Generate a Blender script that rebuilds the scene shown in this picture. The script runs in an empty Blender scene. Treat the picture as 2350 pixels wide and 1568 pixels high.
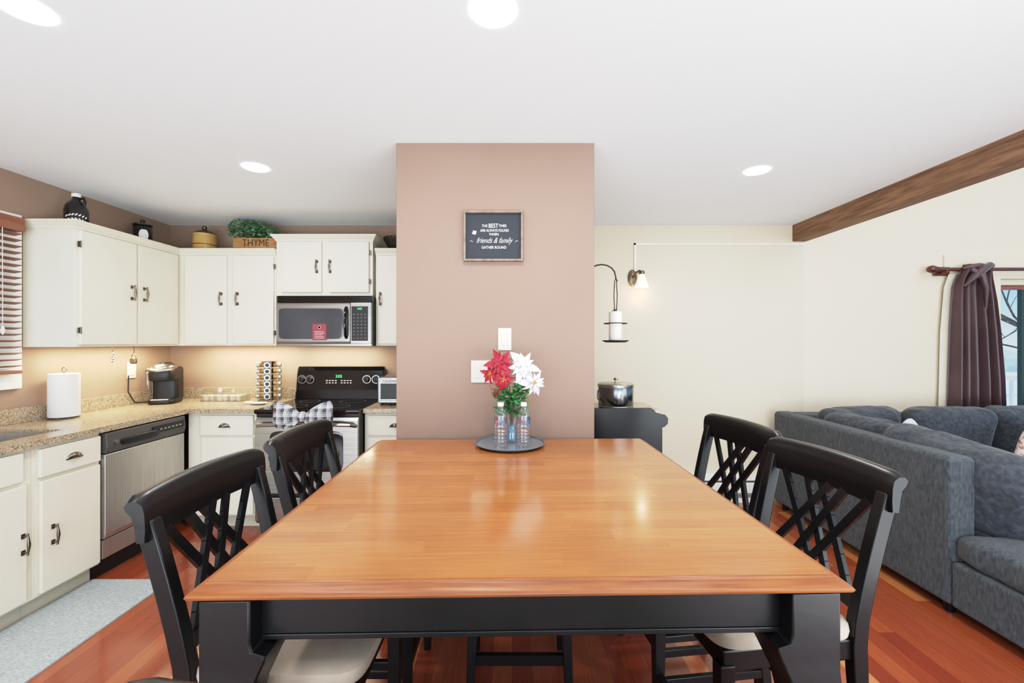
import bpy, bmesh, math, random
from mathutils import Vector, Matrix, Euler
random.seed(7)
scene = bpy.context.scene
COL = scene.collection

# ---------------------------------------------------------------- materials
def C(r, g, b):
    def f(c):
        c /= 255.0
        return c / 12.92 if c <= 0.04045 else ((c + 0.055) / 1.055) ** 2.4
    return (f(r), f(g), f(b), 1.0)

def newmat(name):
    m = bpy.data.materials.new(name)
    m.use_nodes = True
    nt = m.node_tree
    b = nt.nodes['Principled BSDF']
    return m, nt, b

def coords(nt, scale=(1, 1, 1)):
    tc = nt.nodes.new('ShaderNodeTexCoord')
    mp = nt.nodes.new('ShaderNodeMapping')
    mp.inputs['Scale'].default_value = scale
    nt.links.new(tc.outputs['Object'], mp.inputs['Vector'])
    return mp.outputs['Vector']

def M(name, col, rough=0.5, metal=0.0, col2=None, vscale=5, detail=4, bump=0.0, bscale=60,
      coat=0.0, stretch=(1, 1, 1), sheen=0.0, emit=0.0, trans=0.0, ior=1.45, spec=None, lo=0.35, hi=0.65, bdist=0.01):
    m, nt, b = newmat(name)
    b.inputs['Base Color'].default_value = col
    b.inputs['Roughness'].default_value = rough
    b.inputs['Metallic'].default_value = metal
    b.inputs['Coat Weight'].default_value = coat
    b.inputs['Coat Roughness'].default_value = 0.12
    b.inputs['Sheen Weight'].default_value = sheen
    b.inputs['Transmission Weight'].default_value = trans
    b.inputs['IOR'].default_value = ior
    if spec is not None:
        b.inputs['Specular IOR Level'].default_value = spec
    if emit > 0:
        b.inputs['Emission Color'].default_value = col
        b.inputs['Emission Strength'].default_value = emit
    vec = coords(nt, stretch)
    if col2 is None:
        col2 = tuple(c * 0.93 for c in col[:3]) + (1,)
    n = nt.nodes.new('ShaderNodeTexNoise')
    n.inputs['Scale'].default_value = vscale
    n.inputs['Detail'].default_value = detail
    nt.links.new(vec, n.inputs['Vector'])
    r = nt.nodes.new('ShaderNodeValToRGB')
    r.color_ramp.elements[0].position = lo
    r.color_ramp.elements[0].color = col
    r.color_ramp.elements[1].position = hi
    r.color_ramp.elements[1].color = col2
    nt.links.new(n.outputs['Fac'], r.inputs['Fac'])
    nt.links.new(r.outputs['Color'], b.inputs['Base Color'])
    if bump > 0:
        n2 = nt.nodes.new('ShaderNodeTexNoise')
        n2.inputs['Scale'].default_value = bscale
        n2.inputs['Detail'].default_value = 3
        nt.links.new(vec, n2.inputs['Vector'])
        bp = nt.nodes.new('ShaderNodeBump')
        bp.inputs['Strength'].default_value = bump
        bp.inputs['Distance'].default_value = bdist
        nt.links.new(n2.outputs['Fac'], bp.inputs['Height'])
        nt.links.new(bp.outputs['Normal'], b.inputs['Normal'])
    return m

def planks(name, across, along, width, length, stops, rough, coat, gap=0.02, gapdark=0.45, grain=0.3, seams=None, bumpy=0.0, blotch=0.0):
    m, nt, b = newmat(name)
    L = nt.links.new
    tc = nt.nodes.new('ShaderNodeTexCoord')
    sp = nt.nodes.new('ShaderNodeSeparateXYZ')
    L(tc.outputs['Object'], sp.inputs[0])
    def math_(op, a, bb=None, cc=None):
        n = nt.nodes.new('ShaderNodeMath'); n.operation = op
        for i, v in enumerate((a, bb, cc)):
            if v is None: continue
            if isinstance(v, (int, float)): n.inputs[i].default_value = v
            else: L(v, n.inputs[i])
        return n.outputs[0]
    A = sp.outputs[across]; B = sp.outputs[along]
    a = math_('DIVIDE', A, width)
    ia = math_('FLOOR', a)
    w1 = nt.nodes.new('ShaderNodeTexWhiteNoise'); w1.noise_dimensions = '1D'
    L(ia, w1.inputs['W'])
    bb = math_('ADD', math_('DIVIDE', B, length), math_('MULTIPLY', w1.outputs['Value'], 7.3))
    ib = math_('FLOOR', bb)
    cmb = nt.nodes.new('ShaderNodeCombineXYZ')
    L(ia, cmb.inputs[0]); L(ib, cmb.inputs[1])
    w2 = nt.nodes.new('ShaderNodeTexWhiteNoise'); w2.noise_dimensions = '2D'
    L(cmb.outputs[0], w2.inputs['Vector'])
    ramp = nt.nodes.new('ShaderNodeValToRGB')
    cr = ramp.color_ramp
    while len(cr.elements) < len(stops): cr.elements.new(0.5)
    for e, (p, c) in zip(cr.elements, stops):
        e.position = p; e.color = c
    L(w2.outputs['Value'], ramp.inputs['Fac'])
    mp = nt.nodes.new('ShaderNodeMapping')
    sc = [14, 14, 14]; sc[{'X': 0, 'Y': 1, 'Z': 2}[across]] = 110; sc[{'X': 0, 'Y': 1, 'Z': 2}[along]] = 5
    mp.inputs['Scale'].default_value = sc
    add = nt.nodes.new('ShaderNodeVectorMath'); add.operation = 'ADD'
    L(tc.outputs['Object'], mp.inputs['Vector'])
    L(mp.outputs[0], add.inputs[0])
    sc2 = nt.nodes.new('ShaderNodeVectorMath'); sc2.operation = 'SCALE'; sc2.inputs['Scale'].default_value = 3.7
    L(cmb.outputs[0], sc2.inputs[0]); L(sc2.outputs[0], add.inputs[1])
    nz = nt.nodes.new('ShaderNodeTexNoise'); nz.inputs['Scale'].default_value = 1.0; nz.inputs['Detail'].default_value = 6
    L(add.outputs[0], nz.inputs['Vector'])
    g = math_('MULTIPLY_ADD', nz.outputs['Fac'], grain * 2, 1 - grain)
    if blotch:
        nb = nt.nodes.new('ShaderNodeTexNoise'); nb.inputs['Scale'].default_value = 3.4; nb.inputs['Detail'].default_value = 5
        L(tc.outputs['Object'], nb.inputs['Vector'])
        g = math_('MULTIPLY', g, math_('MULTIPLY_ADD', nb.outputs['Fac'], blotch * 2, 1 - blotch))
    fa = math_('FRACT', a); fb = math_('FRACT', bb)
    ga = math_('LESS_THAN', fa, gap); gb = math_('LESS_THAN', fb, gap * width / length)
    gg = math_('MAXIMUM', ga, gb)
    if seams:
        for s in seams:
            d = math_('ABSOLUTE', math_('SUBTRACT', A, s))
            gg = math_('MAXIMUM', gg, math_('MULTIPLY', math_('LESS_THAN', d, 0.0013), 1.4))
    dk = math_('MAXIMUM', math_('SUBTRACT', 1.0, math_('MULTIPLY', gg, gapdark)), 0.05)
    tot = math_('MULTIPLY', g, dk)
    sv = nt.nodes.new('ShaderNodeVectorMath'); sv.operation = 'SCALE'
    L(ramp.outputs['Color'], sv.inputs[0]); L(tot, sv.inputs['Scale'])
    L(sv.outputs[0], b.inputs['Base Color'])
    b.inputs['Roughness'].default_value = rough
    b.inputs['Coat Weight'].default_value = coat
    b.inputs['Coat Roughness'].default_value = 0.1
    if bumpy:
        bp = nt.nodes.new('ShaderNodeBump'); bp.inputs['Strength'].default_value = bumpy; bp.inputs['Distance'].default_value = 0.002
        L(nz.outputs['Fac'], bp.inputs['Height']); L(bp.outputs[0], b.inputs['Normal'])
    return m

def granite(name):
    m, nt, b = newmat(name)
    vec = coords(nt)
    v = nt.nodes.new('ShaderNodeTexVoronoi'); v.inputs['Scale'].default_value = 190
    n = nt.nodes.new('ShaderNodeTexNoise'); n.inputs['Scale'].default_value = 70; n.inputs['Detail'].default_value = 6
    nt.links.new(vec, v.inputs['Vector']); nt.links.new(vec, n.inputs['Vector'])
    mx = nt.nodes.new('ShaderNodeMix'); mx.inputs[0].default_value = 0.5
    sep = nt.nodes.new('ShaderNodeSeparateColor')
    nt.links.new(v.outputs['Color'], sep.inputs[0])
    nt.links.new(sep.outputs[0], mx.inputs[2]); nt.links.new(n.outputs['Fac'], mx.inputs[3])
    r = nt.nodes.new('ShaderNodeValToRGB')
    st = [(0.2, C(98, 84, 70)), (0.35, C(140, 124, 102)), (0.5, C(168, 151, 128)), (0.62, C(186, 171, 150)), (0.75, C(148, 130, 106))]
    while len(r.color_ramp.elements) < len(st): r.color_ramp.elements.new(0.5)
    for e, (p, c) in zip(r.color_ramp.elements, st): e.position = p; e.color = c
    nt.links.new(mx.outputs[0], r.inputs['Fac'])
    nt.links.new(r.outputs['Color'], b.inputs['Base Color'])
    b.inputs['Roughness'].default_value = 0.2
    return m

def plaid(name):
    m, nt, b = newmat(name)
    tc = nt.nodes.new('ShaderNodeTexCoord'); sp = nt.nodes.new('ShaderNodeSeparateXYZ')
    nt.links.new(tc.outputs['Object'], sp.inputs[0])
    acc = None
    for ax in ('X', 'Z'):
        for sc, th in ((17, 0.42), (34, 0.14)):
            w = nt.nodes.new('ShaderNodeMath'); w.operation = 'MULTIPLY'; w.inputs[1].default_value = sc
            nt.links.new(sp.outputs[ax], w.inputs[0])
            f = nt.nodes.new('ShaderNodeMath'); f.operation = 'FRACT'; nt.links.new(w.outputs[0], f.inputs[0])
            l = nt.nodes.new('ShaderNodeMath'); l.operation = 'LESS_THAN'; l.inputs[1].default_value = th
            nt.links.new(f.outputs[0], l.inputs[0])
            k = nt.nodes.new('ShaderNodeMath'); k.operation = 'MULTIPLY'; k.inputs[1].default_value = 0.25
            nt.links.new(l.outputs[0], k.inputs[0])
            if acc is None: acc = k.outputs[0]
            else:
                s = nt.nodes.new('ShaderNodeMath'); s.operation = 'ADD'
                nt.links.new(acc, s.inputs[0]); nt.links.new(k.outputs[0], s.inputs[1]); acc = s.outputs[0]
    r = nt.nodes.new('ShaderNodeValToRGB')
    r.color_ramp.elements[0].color = C(66, 70, 80); r.color_ramp.elements[1].color = C(226, 226, 228)
    r.color_ramp.elements[1].position = 0.75
    nt.links.new(acc, r.inputs['Fac']); nt.links.new(r.outputs[0], b.inputs['Base Color'])
    b.inputs['Roughness'].default_value = 0.9
    return m

def clear(name, col, gloss=0.12, k=0.75):
    m, nt, b = newmat(name)
    nt.nodes.remove(b)
    out = [n for n in nt.nodes if n.type == 'OUTPUT_MATERIAL'][0]
    t = nt.nodes.new('ShaderNodeBsdfTransparent'); t.inputs[0].default_value = col
    g = nt.nodes.new('ShaderNodeBsdfGlossy'); g.inputs['Roughness'].default_value = 0.03
    lw = nt.nodes.new('ShaderNodeLayerWeight'); lw.inputs[0].default_value = 0.35
    ad = nt.nodes.new('ShaderNodeMath'); ad.operation = 'MULTIPLY_ADD'; ad.inputs[1].default_value = k; ad.inputs[2].default_value = gloss * 0.5
    nt.links.new(lw.outputs['Facing'], ad.inputs[0])
    mx = nt.nodes.new('ShaderNodeMixShader')
    nt.links.new(ad.outputs[0], mx.inputs[0]); nt.links.new(t.outputs[0], mx.inputs[1]); nt.links.new(g.outputs[0], mx.inputs[2])
    nt.links.new(mx.outputs[0], out.inputs[0])
    return m

m_mauve = M('paint_mauve', C(138, 115, 102), 0.7, bump=0.04, bscale=220, col2=C(135, 112, 99), vscale=2)
m_kitchen = M('paint_kitchen', C(154, 130, 113), 0.7, bump=0.04, bscale=220, col2=C(151, 127, 110), vscale=2)
m_beige = M('paint_beige', C(216, 204, 181), 0.8, bump=0.04, bscale=220, vscale=1, col2=C(213, 201, 178))
m_living = M('paint_living', C(227, 212, 188), 0.8, bump=0.04, bscale=220, vscale=1, col2=C(224, 209, 185))
m_ceil = M('paint_ceiling', C(238, 244, 247), 0.9, bump=0.06, bscale=300, vscale=1, col2=C(236, 242, 245))
m_white = M('white_trim', C(240, 238, 230), 0.4)
m_cab = M('cream_cabinet', C(222, 217, 200), 0.42, col2=C(218, 213, 195), vscale=3, bump=0.03, bscale=90)
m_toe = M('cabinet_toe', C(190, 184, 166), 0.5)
m_granite = granite('granite')
m_floor = planks('cherry_floor', 'X', 'Y', 0.085, 1.25,
                 [(0.0, C(124, 54, 35)), (0.25, C(134, 62, 39)), (0.6, C(141, 69, 43)), (0.92, C(149, 77, 47)), (0.985, C(178, 118, 70))],
                 0.2, 0.4, gap=0.025, gapdark=0.4, grain=0.28)
m_table = planks('table_wood', 'Y', 'X', 0.06, 0.6,
                 [(0.0, C(143, 85, 42)), (0.5, C(148, 90, 46)), (1.0, C(156, 98, 52))],
                 0.2, 0.25, gap=0.0, grain=0.4, seams=[-0.232, 0.232], blotch=0.28)
m_edge = M('table_edge_wood', C(138, 80, 42), 0.4, col2=C(114, 62, 32), vscale=4, stretch=(2, 2, 60), coat=0.0)
m_black = M('black_wood', C(10, 10, 12), 0.34, col2=C(15, 14, 16), vscale=8, coat=0.04, bump=0.03, bscale=40, spec=0.35)
m_seat = M('beige_microfiber', C(166, 152, 136), 0.95, col2=C(146, 132, 118), vscale=7, sheen=0.2, bump=0.1, bscale=300)
m_sofa = M('charcoal_velour', C(43, 48, 53), 0.9, col2=C(76, 82, 87), vscale=75, detail=10, sheen=0.12, bump=0.5, bscale=160, stretch=(1, 1, 0.4), lo=0.32, hi=0.72)
m_sofa2 = M('charcoal_cushion', C(41, 45, 52), 0.85, col2=C(62, 67, 74), vscale=40, detail=9, sheen=0.15, bump=1.0, bscale=8, bdist=0.035)
m_beam = M('beam_wood', C(142, 108, 82), 0.65, col2=C(104, 76, 56), vscale=6, detail=10, stretch=(10, 0.8, 10), bump=0.3, bscale=30)
m_steel = M('stainless_steel', C(176, 174, 170), 0.28, metal=1.0, col2=C(158, 156, 152), vscale=2, stretch=(1, 1, 40))
m_steel_m = M('brushed_steel', C(196, 192, 186), 0.38, metal=0.85, col2=C(178, 174, 168), vscale=3, stretch=(60, 60, 1))
m_dksteel = M('dark_polished_steel', C(136, 138, 142), 0.2, metal=1.0, col2=C(112, 114, 118), vscale=3, stretch=(40, 40, 1))
m_pewter = M('pewter', C(120, 112, 104), 0.35, metal=1.0)
m_gloss = M('gloss_black', C(8, 8, 10), 0.08, coat=0.4)
m_blackpl = M('black_plastic', C(20, 20, 23), 0.4)
m_grey = M('dark_grey_plastic', C(74, 72, 70), 0.4)
m_glassdk = M('dark_glass', C(66, 69, 75), 0.08, coat=0.5, col2=C(54, 57, 62), vscale=3)
m_green = M('green_display', C(70, 240, 120), 0.5, emit=1.5)
m_whitepl = M('white_plastic', C(222, 217, 206), 0.35)
m_paper = M('paper_towel', C(230, 230, 228), 0.95, bump=0.4, bscale=140)
m_rug = M('woven_rug', C(186, 191, 189), 0.95, col2=C(136, 148, 153), vscale=60, detail=4, stretch=(1, 9, 1), bump=0.3, bscale=90, lo=0.38, hi=0.62)
m_blind = M('blind_wood', C(140, 92, 72), 0.45, col2=C(116, 72, 56), vscale=5, stretch=(1, 0.5, 6))
m_curtain = M('plum_curtain', C(84, 63, 66), 0.32, col2=C(72, 53, 56), vscale=4, sheen=0.1)
m_liner = M('curtain_liner', C(222, 212, 196), 0.9)
m_rod = M('mahogany_rod', C(96, 44, 30), 0.3, col2=C(74, 32, 22), coat=0.3)
m_frame = M('walnut_frame', C(134, 116, 102), 0.55, col2=C(108, 92, 80), vscale=8, stretch=(4, 1, 4))
m_board = M('charcoal_board', C(38, 42, 50), 0.7)
m_letters = M('white_letters', C(232, 232, 228), 0.7)
m_brown_letters = M('dark_letters', C(58, 44, 34), 0.8)
m_box = M('aged_pine', C(170, 126, 80), 0.6, col2=C(140, 98, 60), vscale=6, stretch=(1, 1, 8))
m_leaf = M('ivy_leaf', C(40, 78, 46), 0.55, col2=C(108, 140, 106), vscale=14)
m_leaf2 = M('flower_leaf', C(32, 90, 48), 0.5, col2=C(66, 130, 74), vscale=20)
m_red = M('red_petal', C(168, 32, 52), 0.6, col2=C(146, 22, 42), vscale=20)
m_wpetal = M('white_petal', C(226, 226, 232), 0.6)
m_berry = M('berry_center', C(196, 150, 60), 0.4, metal=0.4)
m_rberry = M('red_berry', C(180, 52, 58), 0.35)
m_stem = M('green_stem', C(52, 92, 48), 0.6)
m_cone = M('pine_cone', C(130, 96, 64), 0.8, col2=C(92, 64, 42), vscale=40)
m_glass = clear('clear_glass', (0.95, 0.97, 0.98, 1))
m_acryl = clear('clear_acrylic', (0.97, 0.97, 0.96, 1), 0.1)
m_pane = clear('window_glass', (0.99, 0.99, 0.99, 1), 0.01, 0.01)
m_plbottle = clear('clear_bottle_plastic', (0.96, 0.97, 0.99, 1), 0.14, 0.7)
m_bead = M('blue_beads', C(70, 150, 196), 0.15, col2=C(130, 200, 230), vscale=60)
m_label = clear('clear_label', (0.8, 0.88, 0.95, 1), 0.1, 0.3)
m_lblue = M('label_blue', C(50, 110, 190), 0.5)
m_lred = M('label_red', C(210, 60, 60), 0.5)
m_tray = M('galvanized_tray', C(146, 155, 164), 0.16, metal=0.5, col2=C(130, 139, 148), vscale=5)
m_trayrim = M('tray_dark_rim', C(104, 112, 121), 0.3, metal=0.3)
m_candle = M('white_candle', C(238, 235, 228), 0.6)
m_iron = M('wrought_iron', C(52, 46, 41), 0.5, metal=0.6)
m_shade = M('frosted_shade', C(255, 242, 218), 0.5, emit=0.9)
m_bronze = M('bronze_metal', C(118, 104, 90), 0.35, metal=0.9)
m_jug = M('black_glaze', C(14, 12, 14), 0.1, coat=0.6)
m_crock = M('stoneware', C(186, 154, 92), 0.3, col2=C(170, 134, 76), vscale=6, coat=0.3)
m_crocklid = M('stoneware_brown', C(74, 46, 30), 0.3)
m_lens = M('lamp_lens', C(255, 253, 250), 0.5, emit=10.0)
m_plaid = plaid('plaid_fabric')
m_heater = M('heater_enamel', C(228, 224, 214), 0.4)
m_snow = M('snow', C(226, 230, 236), 0.9)
m_bark = M('tree_bark', C(120, 104, 92), 0.9, col2=C(86, 74, 66), vscale=10)
m_hedge = M('evergreen', C(190, 198, 192), 0.9, col2=C(216, 220, 216), vscale=3)
m_dkframe = M('door_dark_frame', C(50, 62, 56), 0.4)
m_pillow = M('red_white_pillow', C(218, 212, 204), 0.9, col2=C(180, 104, 98), vscale=40, lo=0.52, hi=0.6)
m_pillow2 = M('white_pillow', C(206, 208, 214), 0.9)
m_redtag = M('red_tag', C(136, 60, 66), 0.5)

# ---------------------------------------------------------------- mesh builder
class MB:
    def __init__(s):
        s.v = []; s.f = []; s.m = []; s.mi = 0
    def add(s, vs, fs):
        o = len(s.v)
        s.v += [tuple(v) for v in vs]
        s.f += [tuple(i + o for i in f) for f in fs]
        s.m += [s.mi] * len(fs)
        return s
    def box(s, x0, y0, z0, x1, y1, z1):
        return s.add([(x0, y0, z0), (x1, y0, z0), (x1, y1, z0), (x0, y1, z0), (x0, y0, z1), (x1, y0, z1), (x1, y1, z1), (x0, y1, z1)],
                     [(0, 3, 2, 1), (4, 5, 6, 7), (0, 1, 5, 4), (1, 2, 6, 5), (2, 3, 7, 6), (3, 0, 4, 7)])
    def loft(s, rings, cap=True, closed=True):
        n = len(rings[0]); vs = []; fs = []
        for r in rings: vs += list(r)
        for i in range(len(rings) - 1):
            for j in range(n if closed else n - 1):
                k = (j + 1) % n
                fs.append((i * n + j, i * n + k, (i + 1) * n + k, (i + 1) * n + j))
        if cap:
            fs.append(tuple(range(n))[::-1]); fs.append(tuple((len(rings) - 1) * n + j for j in range(n)))
        return s.add(vs, fs)
    def rects(s, lst):
        return s.loft([[(a, b, z), (c, b, z), (c, d, z), (a, d, z)] for a, b, c, d, z in lst])
    def lathe(s, prof, c=(0, 0, 0), n=28, axis='z', cap=True, squash=(1, 1)):
        rings = []
        for r, h in prof:
            ring = []
            for j in range(n):
                a = 2 * math.pi * j / n
                x, y = r * math.cos(a) * squash[0], r * math.sin(a) * squash[1]
                if axis == 'z': p = (c[0] + x, c[1] + y, c[2] + h)
                elif axis == 'y': p = (c[0] + x, c[1] + h, c[2] + y)
                else: p = (c[0] + h, c[1] + x, c[2] + y)
                ring.append(p)
            rings.append(ring)
        return s.loft(rings, cap)
    def cyl(s, c, r, h, axis='z', n=24, r2=None):
        return s.lathe([(r, 0), (r if r2 is None else r2, h)], c, n, axis)
    def tube(s, path, r, n=8, cap=True):
        path = [Vector(p) for p in path]
        rr = r if isinstance(r, (list, tuple)) else [r] * len(path)
        t0 = (path[1] - path[0]).normalized()
        up = Vector((0, 0, 1)) if abs(t0.z) < 0.9 else Vector((1, 0, 0))
        nrm = t0.cross(up).normalized()
        rings = []
        for i, p in enumerate(path):
            if i == 0: t = path[1] - path[0]
            elif i == len(path) - 1: t = path[-1] - path[-2]
            else: t = path[i + 1] - path[i - 1]
            t.normalize()
            nrm = (nrm - t * nrm.dot(t)).normalized()
            b = t.cross(nrm)
            rings.append([tuple(p + (nrm * math.cos(2 * math.pi * j / n) + b * math.sin(2 * math.pi * j / n)) * rr[i]) for j in range(n)])
        return s.loft(rings, cap)
    def bar(s, p0, p1, w, d, nrm=(0, 1, 0)):
        p0 = Vector(p0); p1 = Vector(p1); t = (p1 - p0).normalized(); nn = Vector(nrm)
        nn = (nn - t * nn.dot(t)).normalized(); sd = t.cross(nn)
        rings = []
        for p in (p0, p1):
            rings.append([tuple(p + sd * a * w / 2 + nn * b * d / 2) for a, b in ((-1, -1), (1, -1), (1, 1), (-1, 1))])
        return s.loft(rings)
    def ell(s, c, h, e1=1.0, e2=1.0, thin='z', rot=(0, 0, 0), nu=28, nv=16):
        R = Euler(rot).to_matrix(); rings = []
        def pw(x, e): return math.copysign(abs(x) ** e, x)
        for i in range(nv + 1):
            v = -math.pi / 2 + math.pi * i / nv
            v = max(-math.pi / 2 + 0.02, min(math.pi / 2 - 0.02, v))
            ring = []
            for j in range(nu):
                u = 2 * math.pi * (j + 0.5) / nu
                a = pw(math.cos(v), e1) * pw(math.cos(u), e2); b = pw(math.cos(v), e1) * pw(math.sin(u), e2); t = pw(math.sin(v), e1)
                p = {'z': (a, b, t), 'x': (t, a, b), 'y': (a, t, b)}[thin]
                q = R @ Vector((p[0] * h[0], p[1] * h[1], p[2] * h[2]))
                ring.append((c[0] + q.x, c[1] + q.y, c[2] + q.z))
            rings.append(ring)
        return s.loft(rings)
    def make(s, name, parent=None, mat=None, bevel=0.0, smooth=True, angle=38, seg=2, label=None, loc=(0, 0, 0)):
        me = bpy.data.meshes.new(name)
        me.from_pydata(s.v, [], s.f); me.update()
        mats = mat if isinstance(mat, (list, tuple)) else [mat]
        for q in mats: me.materials.append(q)
        for p, i in zip(me.polygons, s.m): p.material_index = i
        bm = bmesh.new(); bm.from_mesh(me); bmesh.ops.recalc_face_normals(bm, faces=bm.faces[:]); bm.to_mesh(me); bm.free()
        if smooth:
            for p in me.polygons: p.use_smooth = True
            me.set_sharp_from_angle(angle=math.radians(angle))
        o = bpy.data.objects.new(name, me); COL.objects.link(o)
        o.location = loc
        if parent is not None: o.parent = parent
        if bevel > 0:
            b = o.modifiers.new('bevel', 'BEVEL'); b.width = bevel; b.segments = seg; b.limit_method = 'ANGLE'; b.angle_limit = math.radians(40)
        if label: o['label'] = label
        return o

def T(name, label, cat, loc=(0, 0, 0), rz=0.0, group=None, rot=None):
    o = bpy.data.objects.new(name, None); COL.objects.link(o)
    o.empty_display_size = 0.05
    o.location = loc; o.rotation_euler = rot if rot else (0, 0, rz)
    o['label'] = label; o['category'] = cat
    if group: o['group'] = group
    return o

def tag(o, label, cat, group=None):
    o['label'] = label; o['category'] = cat
    if group: o['group'] = group
    return o

def copy_thing(root, loc, rz, label=None):
    def rec(o, par):
        c = o.copy(); COL.objects.link(c)
        if par is not None: c.parent = par
        for ch in list(o.children): rec(ch, c)
        return c
    r = rec(root, None)
    r.location = loc; r.rotation_euler = (0, 0, rz)
    if label: r['label'] = label
    return r

def struct(o):
    o['kind'] = 'structure'; return o

def lettering(body, size, parent, pos, mat, shear=0.0, wrap=None, sx=1.0, name='lettering', lines=1.0, rz=0.0, thick=0.0004, space=1.0, bold=0.0):
    cu = bpy.data.curves.new('txt', 'FONT'); cu.body = body; cu.size = size; cu.align_x = 'CENTER'; cu.align_y = 'CENTER'
    cu.shear = shear; cu.extrude = thick; cu.space_line = lines; cu.space_character = space; cu.offset = bold
    to = bpy.data.objects.new('txt', cu); COL.objects.link(to)
    dg = bpy.context.evaluated_depsgraph_get()
    me = bpy.data.meshes.new_from_object(to.evaluated_get(dg))
    bpy.data.objects.remove(to)
    for v in me.vertices:
        x, y, z = v.co; x *= sx
        if wrap:
            a = x / wrap; R = wrap + z
            v.co = (pos[0] + R * math.sin(a), pos[1] - R * math.cos(a), pos[2] + y)
        else:
            c, sn = math.cos(rz), math.sin(rz)
            v.co = (pos[0] + x * c + z * sn, pos[1] + x * sn - z * c, pos[2] + y)
    me.materials.clear(); me.materials.append(mat)
    o = bpy.data.objects.new(name, me); COL.objects.link(o); o.parent = parent
    return o

# ---------------------------------------------------------------- room shell
CEIL = 2.46
struct(MB().box(-3.2, -2.5, -0.08, 7.0, 4.05, 0).make('floor', mat=m_floor, smooth=False))
struct(MB().box(-3.16, -2.5, CEIL, 2.51, 4.0, CEIL + 0.1).make('ceiling', mat=m_ceil, smooth=False))
w = MB()
w.box(-3.16, -2.5, 0, -3.06, 1.5, CEIL); w.box(-3.16, 2.58, 0, -3.06, 4.0, CEIL)
w.box(-3.16, 1.5, 0, -3.06, 2.58, 1.24); w.box(-3.16, 1.5, 2.12, -3.06, 2.58, CEIL)
struct(w.make('wall_left', mat=m_kitchen, smooth=False))
struct(MB().box(-3.06, 3.9, 0, -0.1, 4.0, CEIL).make('wall_kitchen', mat=m_kitchen, smooth=False))
struct(MB().box(-0.1, 3.9, 0, 2.61, 4.0, CEIL).make('wall_dining', mat=m_beige, smooth=False))
struct(MB().box(-0.606, 2.28, 0, 0.431, 3.18, CEIL).make('wall_pillar', mat=m_mauve, bevel=0.004, smooth=False))
w = MB()
DX0, DX1, DZ = 4.36, 6.3, 1.98
w.box(2.61, 3.905, 0, DX0, 4.02, 4.2); w.box(DX0, 3.92, DZ, DX1, 4.02, 4.2); w.box(DX1, 3.92, 0, 7.0, 4.02, 4.2)
struct(w.make('wall_living', mat=m_living, smooth=False))
struct(MB().box(2.51, -2.5, CEIL, 2.61, 3.90, 4.2).make('wall_upper', mat=m_living, smooth=False))
struct(MB().box(2.5, -2.5, 4.2, 7.0, 4.02, 4.3).make('ceiling_living', mat=m_ceil, smooth=False))
struct(MB().box(3.86, 3.89, DZ + 0.07, 6.5, 3.92, 2.19).make('trim_1', mat=m_living, smooth=False))
b = MB().box(2.508, -2.5, 2.313, 2.632, 3.9, CEIL + 0.02).make('ceiling_beam', mat=m_beam, bevel=0.006, smooth=False)
tag(b, 'long stained rough wooden ceiling beam', 'beam'); b['kind'] = 'structure'
w = MB(); w.box(1.09, 3.885, 2.282, 2.61, 3.9, 2.298); w.box(1.09, 3.885, 2.05, 1.106, 3.9, 2.298)
struct(w.make('trim_2', mat=m_white, smooth=False))
h = T('baseboard_heater', 'long white enamel baseboard heater on beige wall', 'heater', (0.6, 3.898, 0))
MB().rects([(0, -0.06, 1.63, 0, 0.0), (0, -0.07, 1.63, 0, 0.16), (0, -0.05, 1.63, 0, 0.24), (0, 0 - 0.03, 1.63, 0, 0.25)]).make('heater_cover', h, m_heater, smooth=False)
w = MB()
for i in range(3): w.box(0.02, -0.073, 0.05 + i * 0.014, 1.61, -0.063, 0.056 + i * 0.014)
w.box(0.02, -0.068, 0.18, 1.61, -0.058, 0.195)
w.make('louvre', h, m_grey, smooth=False)

# left window + blind
w = MB()
w.box(-3.06, 2.58, 1.13, -3.035, 2.70, 2.2); w.box(-3.06, 1.4, 1.13, -3.035, 2.58, 1.24); w.box(-3.06, 1.4, 2.12, -3.035, 2.58, 2.2)
w.box(-3.06, 1.4, 1.24, -3.035, 1.5, 2.12)
w.box(-3.14, 1.5, 1.24, -3.08, 2.58, 1.28); w.box(-3.14, 1.5, 2.08, -3.08, 2.58, 2.12); w.box(-3.14, 2.54, 1.24, -3.08, 2.58, 2.12); w.box(-3.14, 1.5, 1.66, -3.08, 2.58, 1.7)
struct(w.make('window_1', mat=m_white, bevel=0.003, smooth=False))
bl = T('window_blind', 'brown wooden slat blind partly tilted over kitchen window', 'window blind', (-3.033, 2.66, 0))
MB().box(0, -1.2, 2.085, 0.065, 0, 2.17).make('valance', bl, m_blind, bevel=0.006, smooth=False)
w = MB()
z = 1.27
while z < 2.08:
    w.bar((0.032, -1.19, z), (0.032, -0.01, z), 0.048, 0.004, (-0.2, 0, 1)); z += 0.038
w.box(0.01, -1.19, 1.225, 0.056, -0.01, 1.245)
w.make('slats', bl, m_blind, smooth=False)
w = MB()
w.tube([(0.062, -0.12, 2.09), (0.064, -0.12, 1.5)], 0.002, 6); w.lathe([(0.003, 0), (0.012, 0.02), (0.006, 0.05)], (0.064, -0.12, 1.46), 10)
w.make('pull_cord', bl, m_liner)

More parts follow.
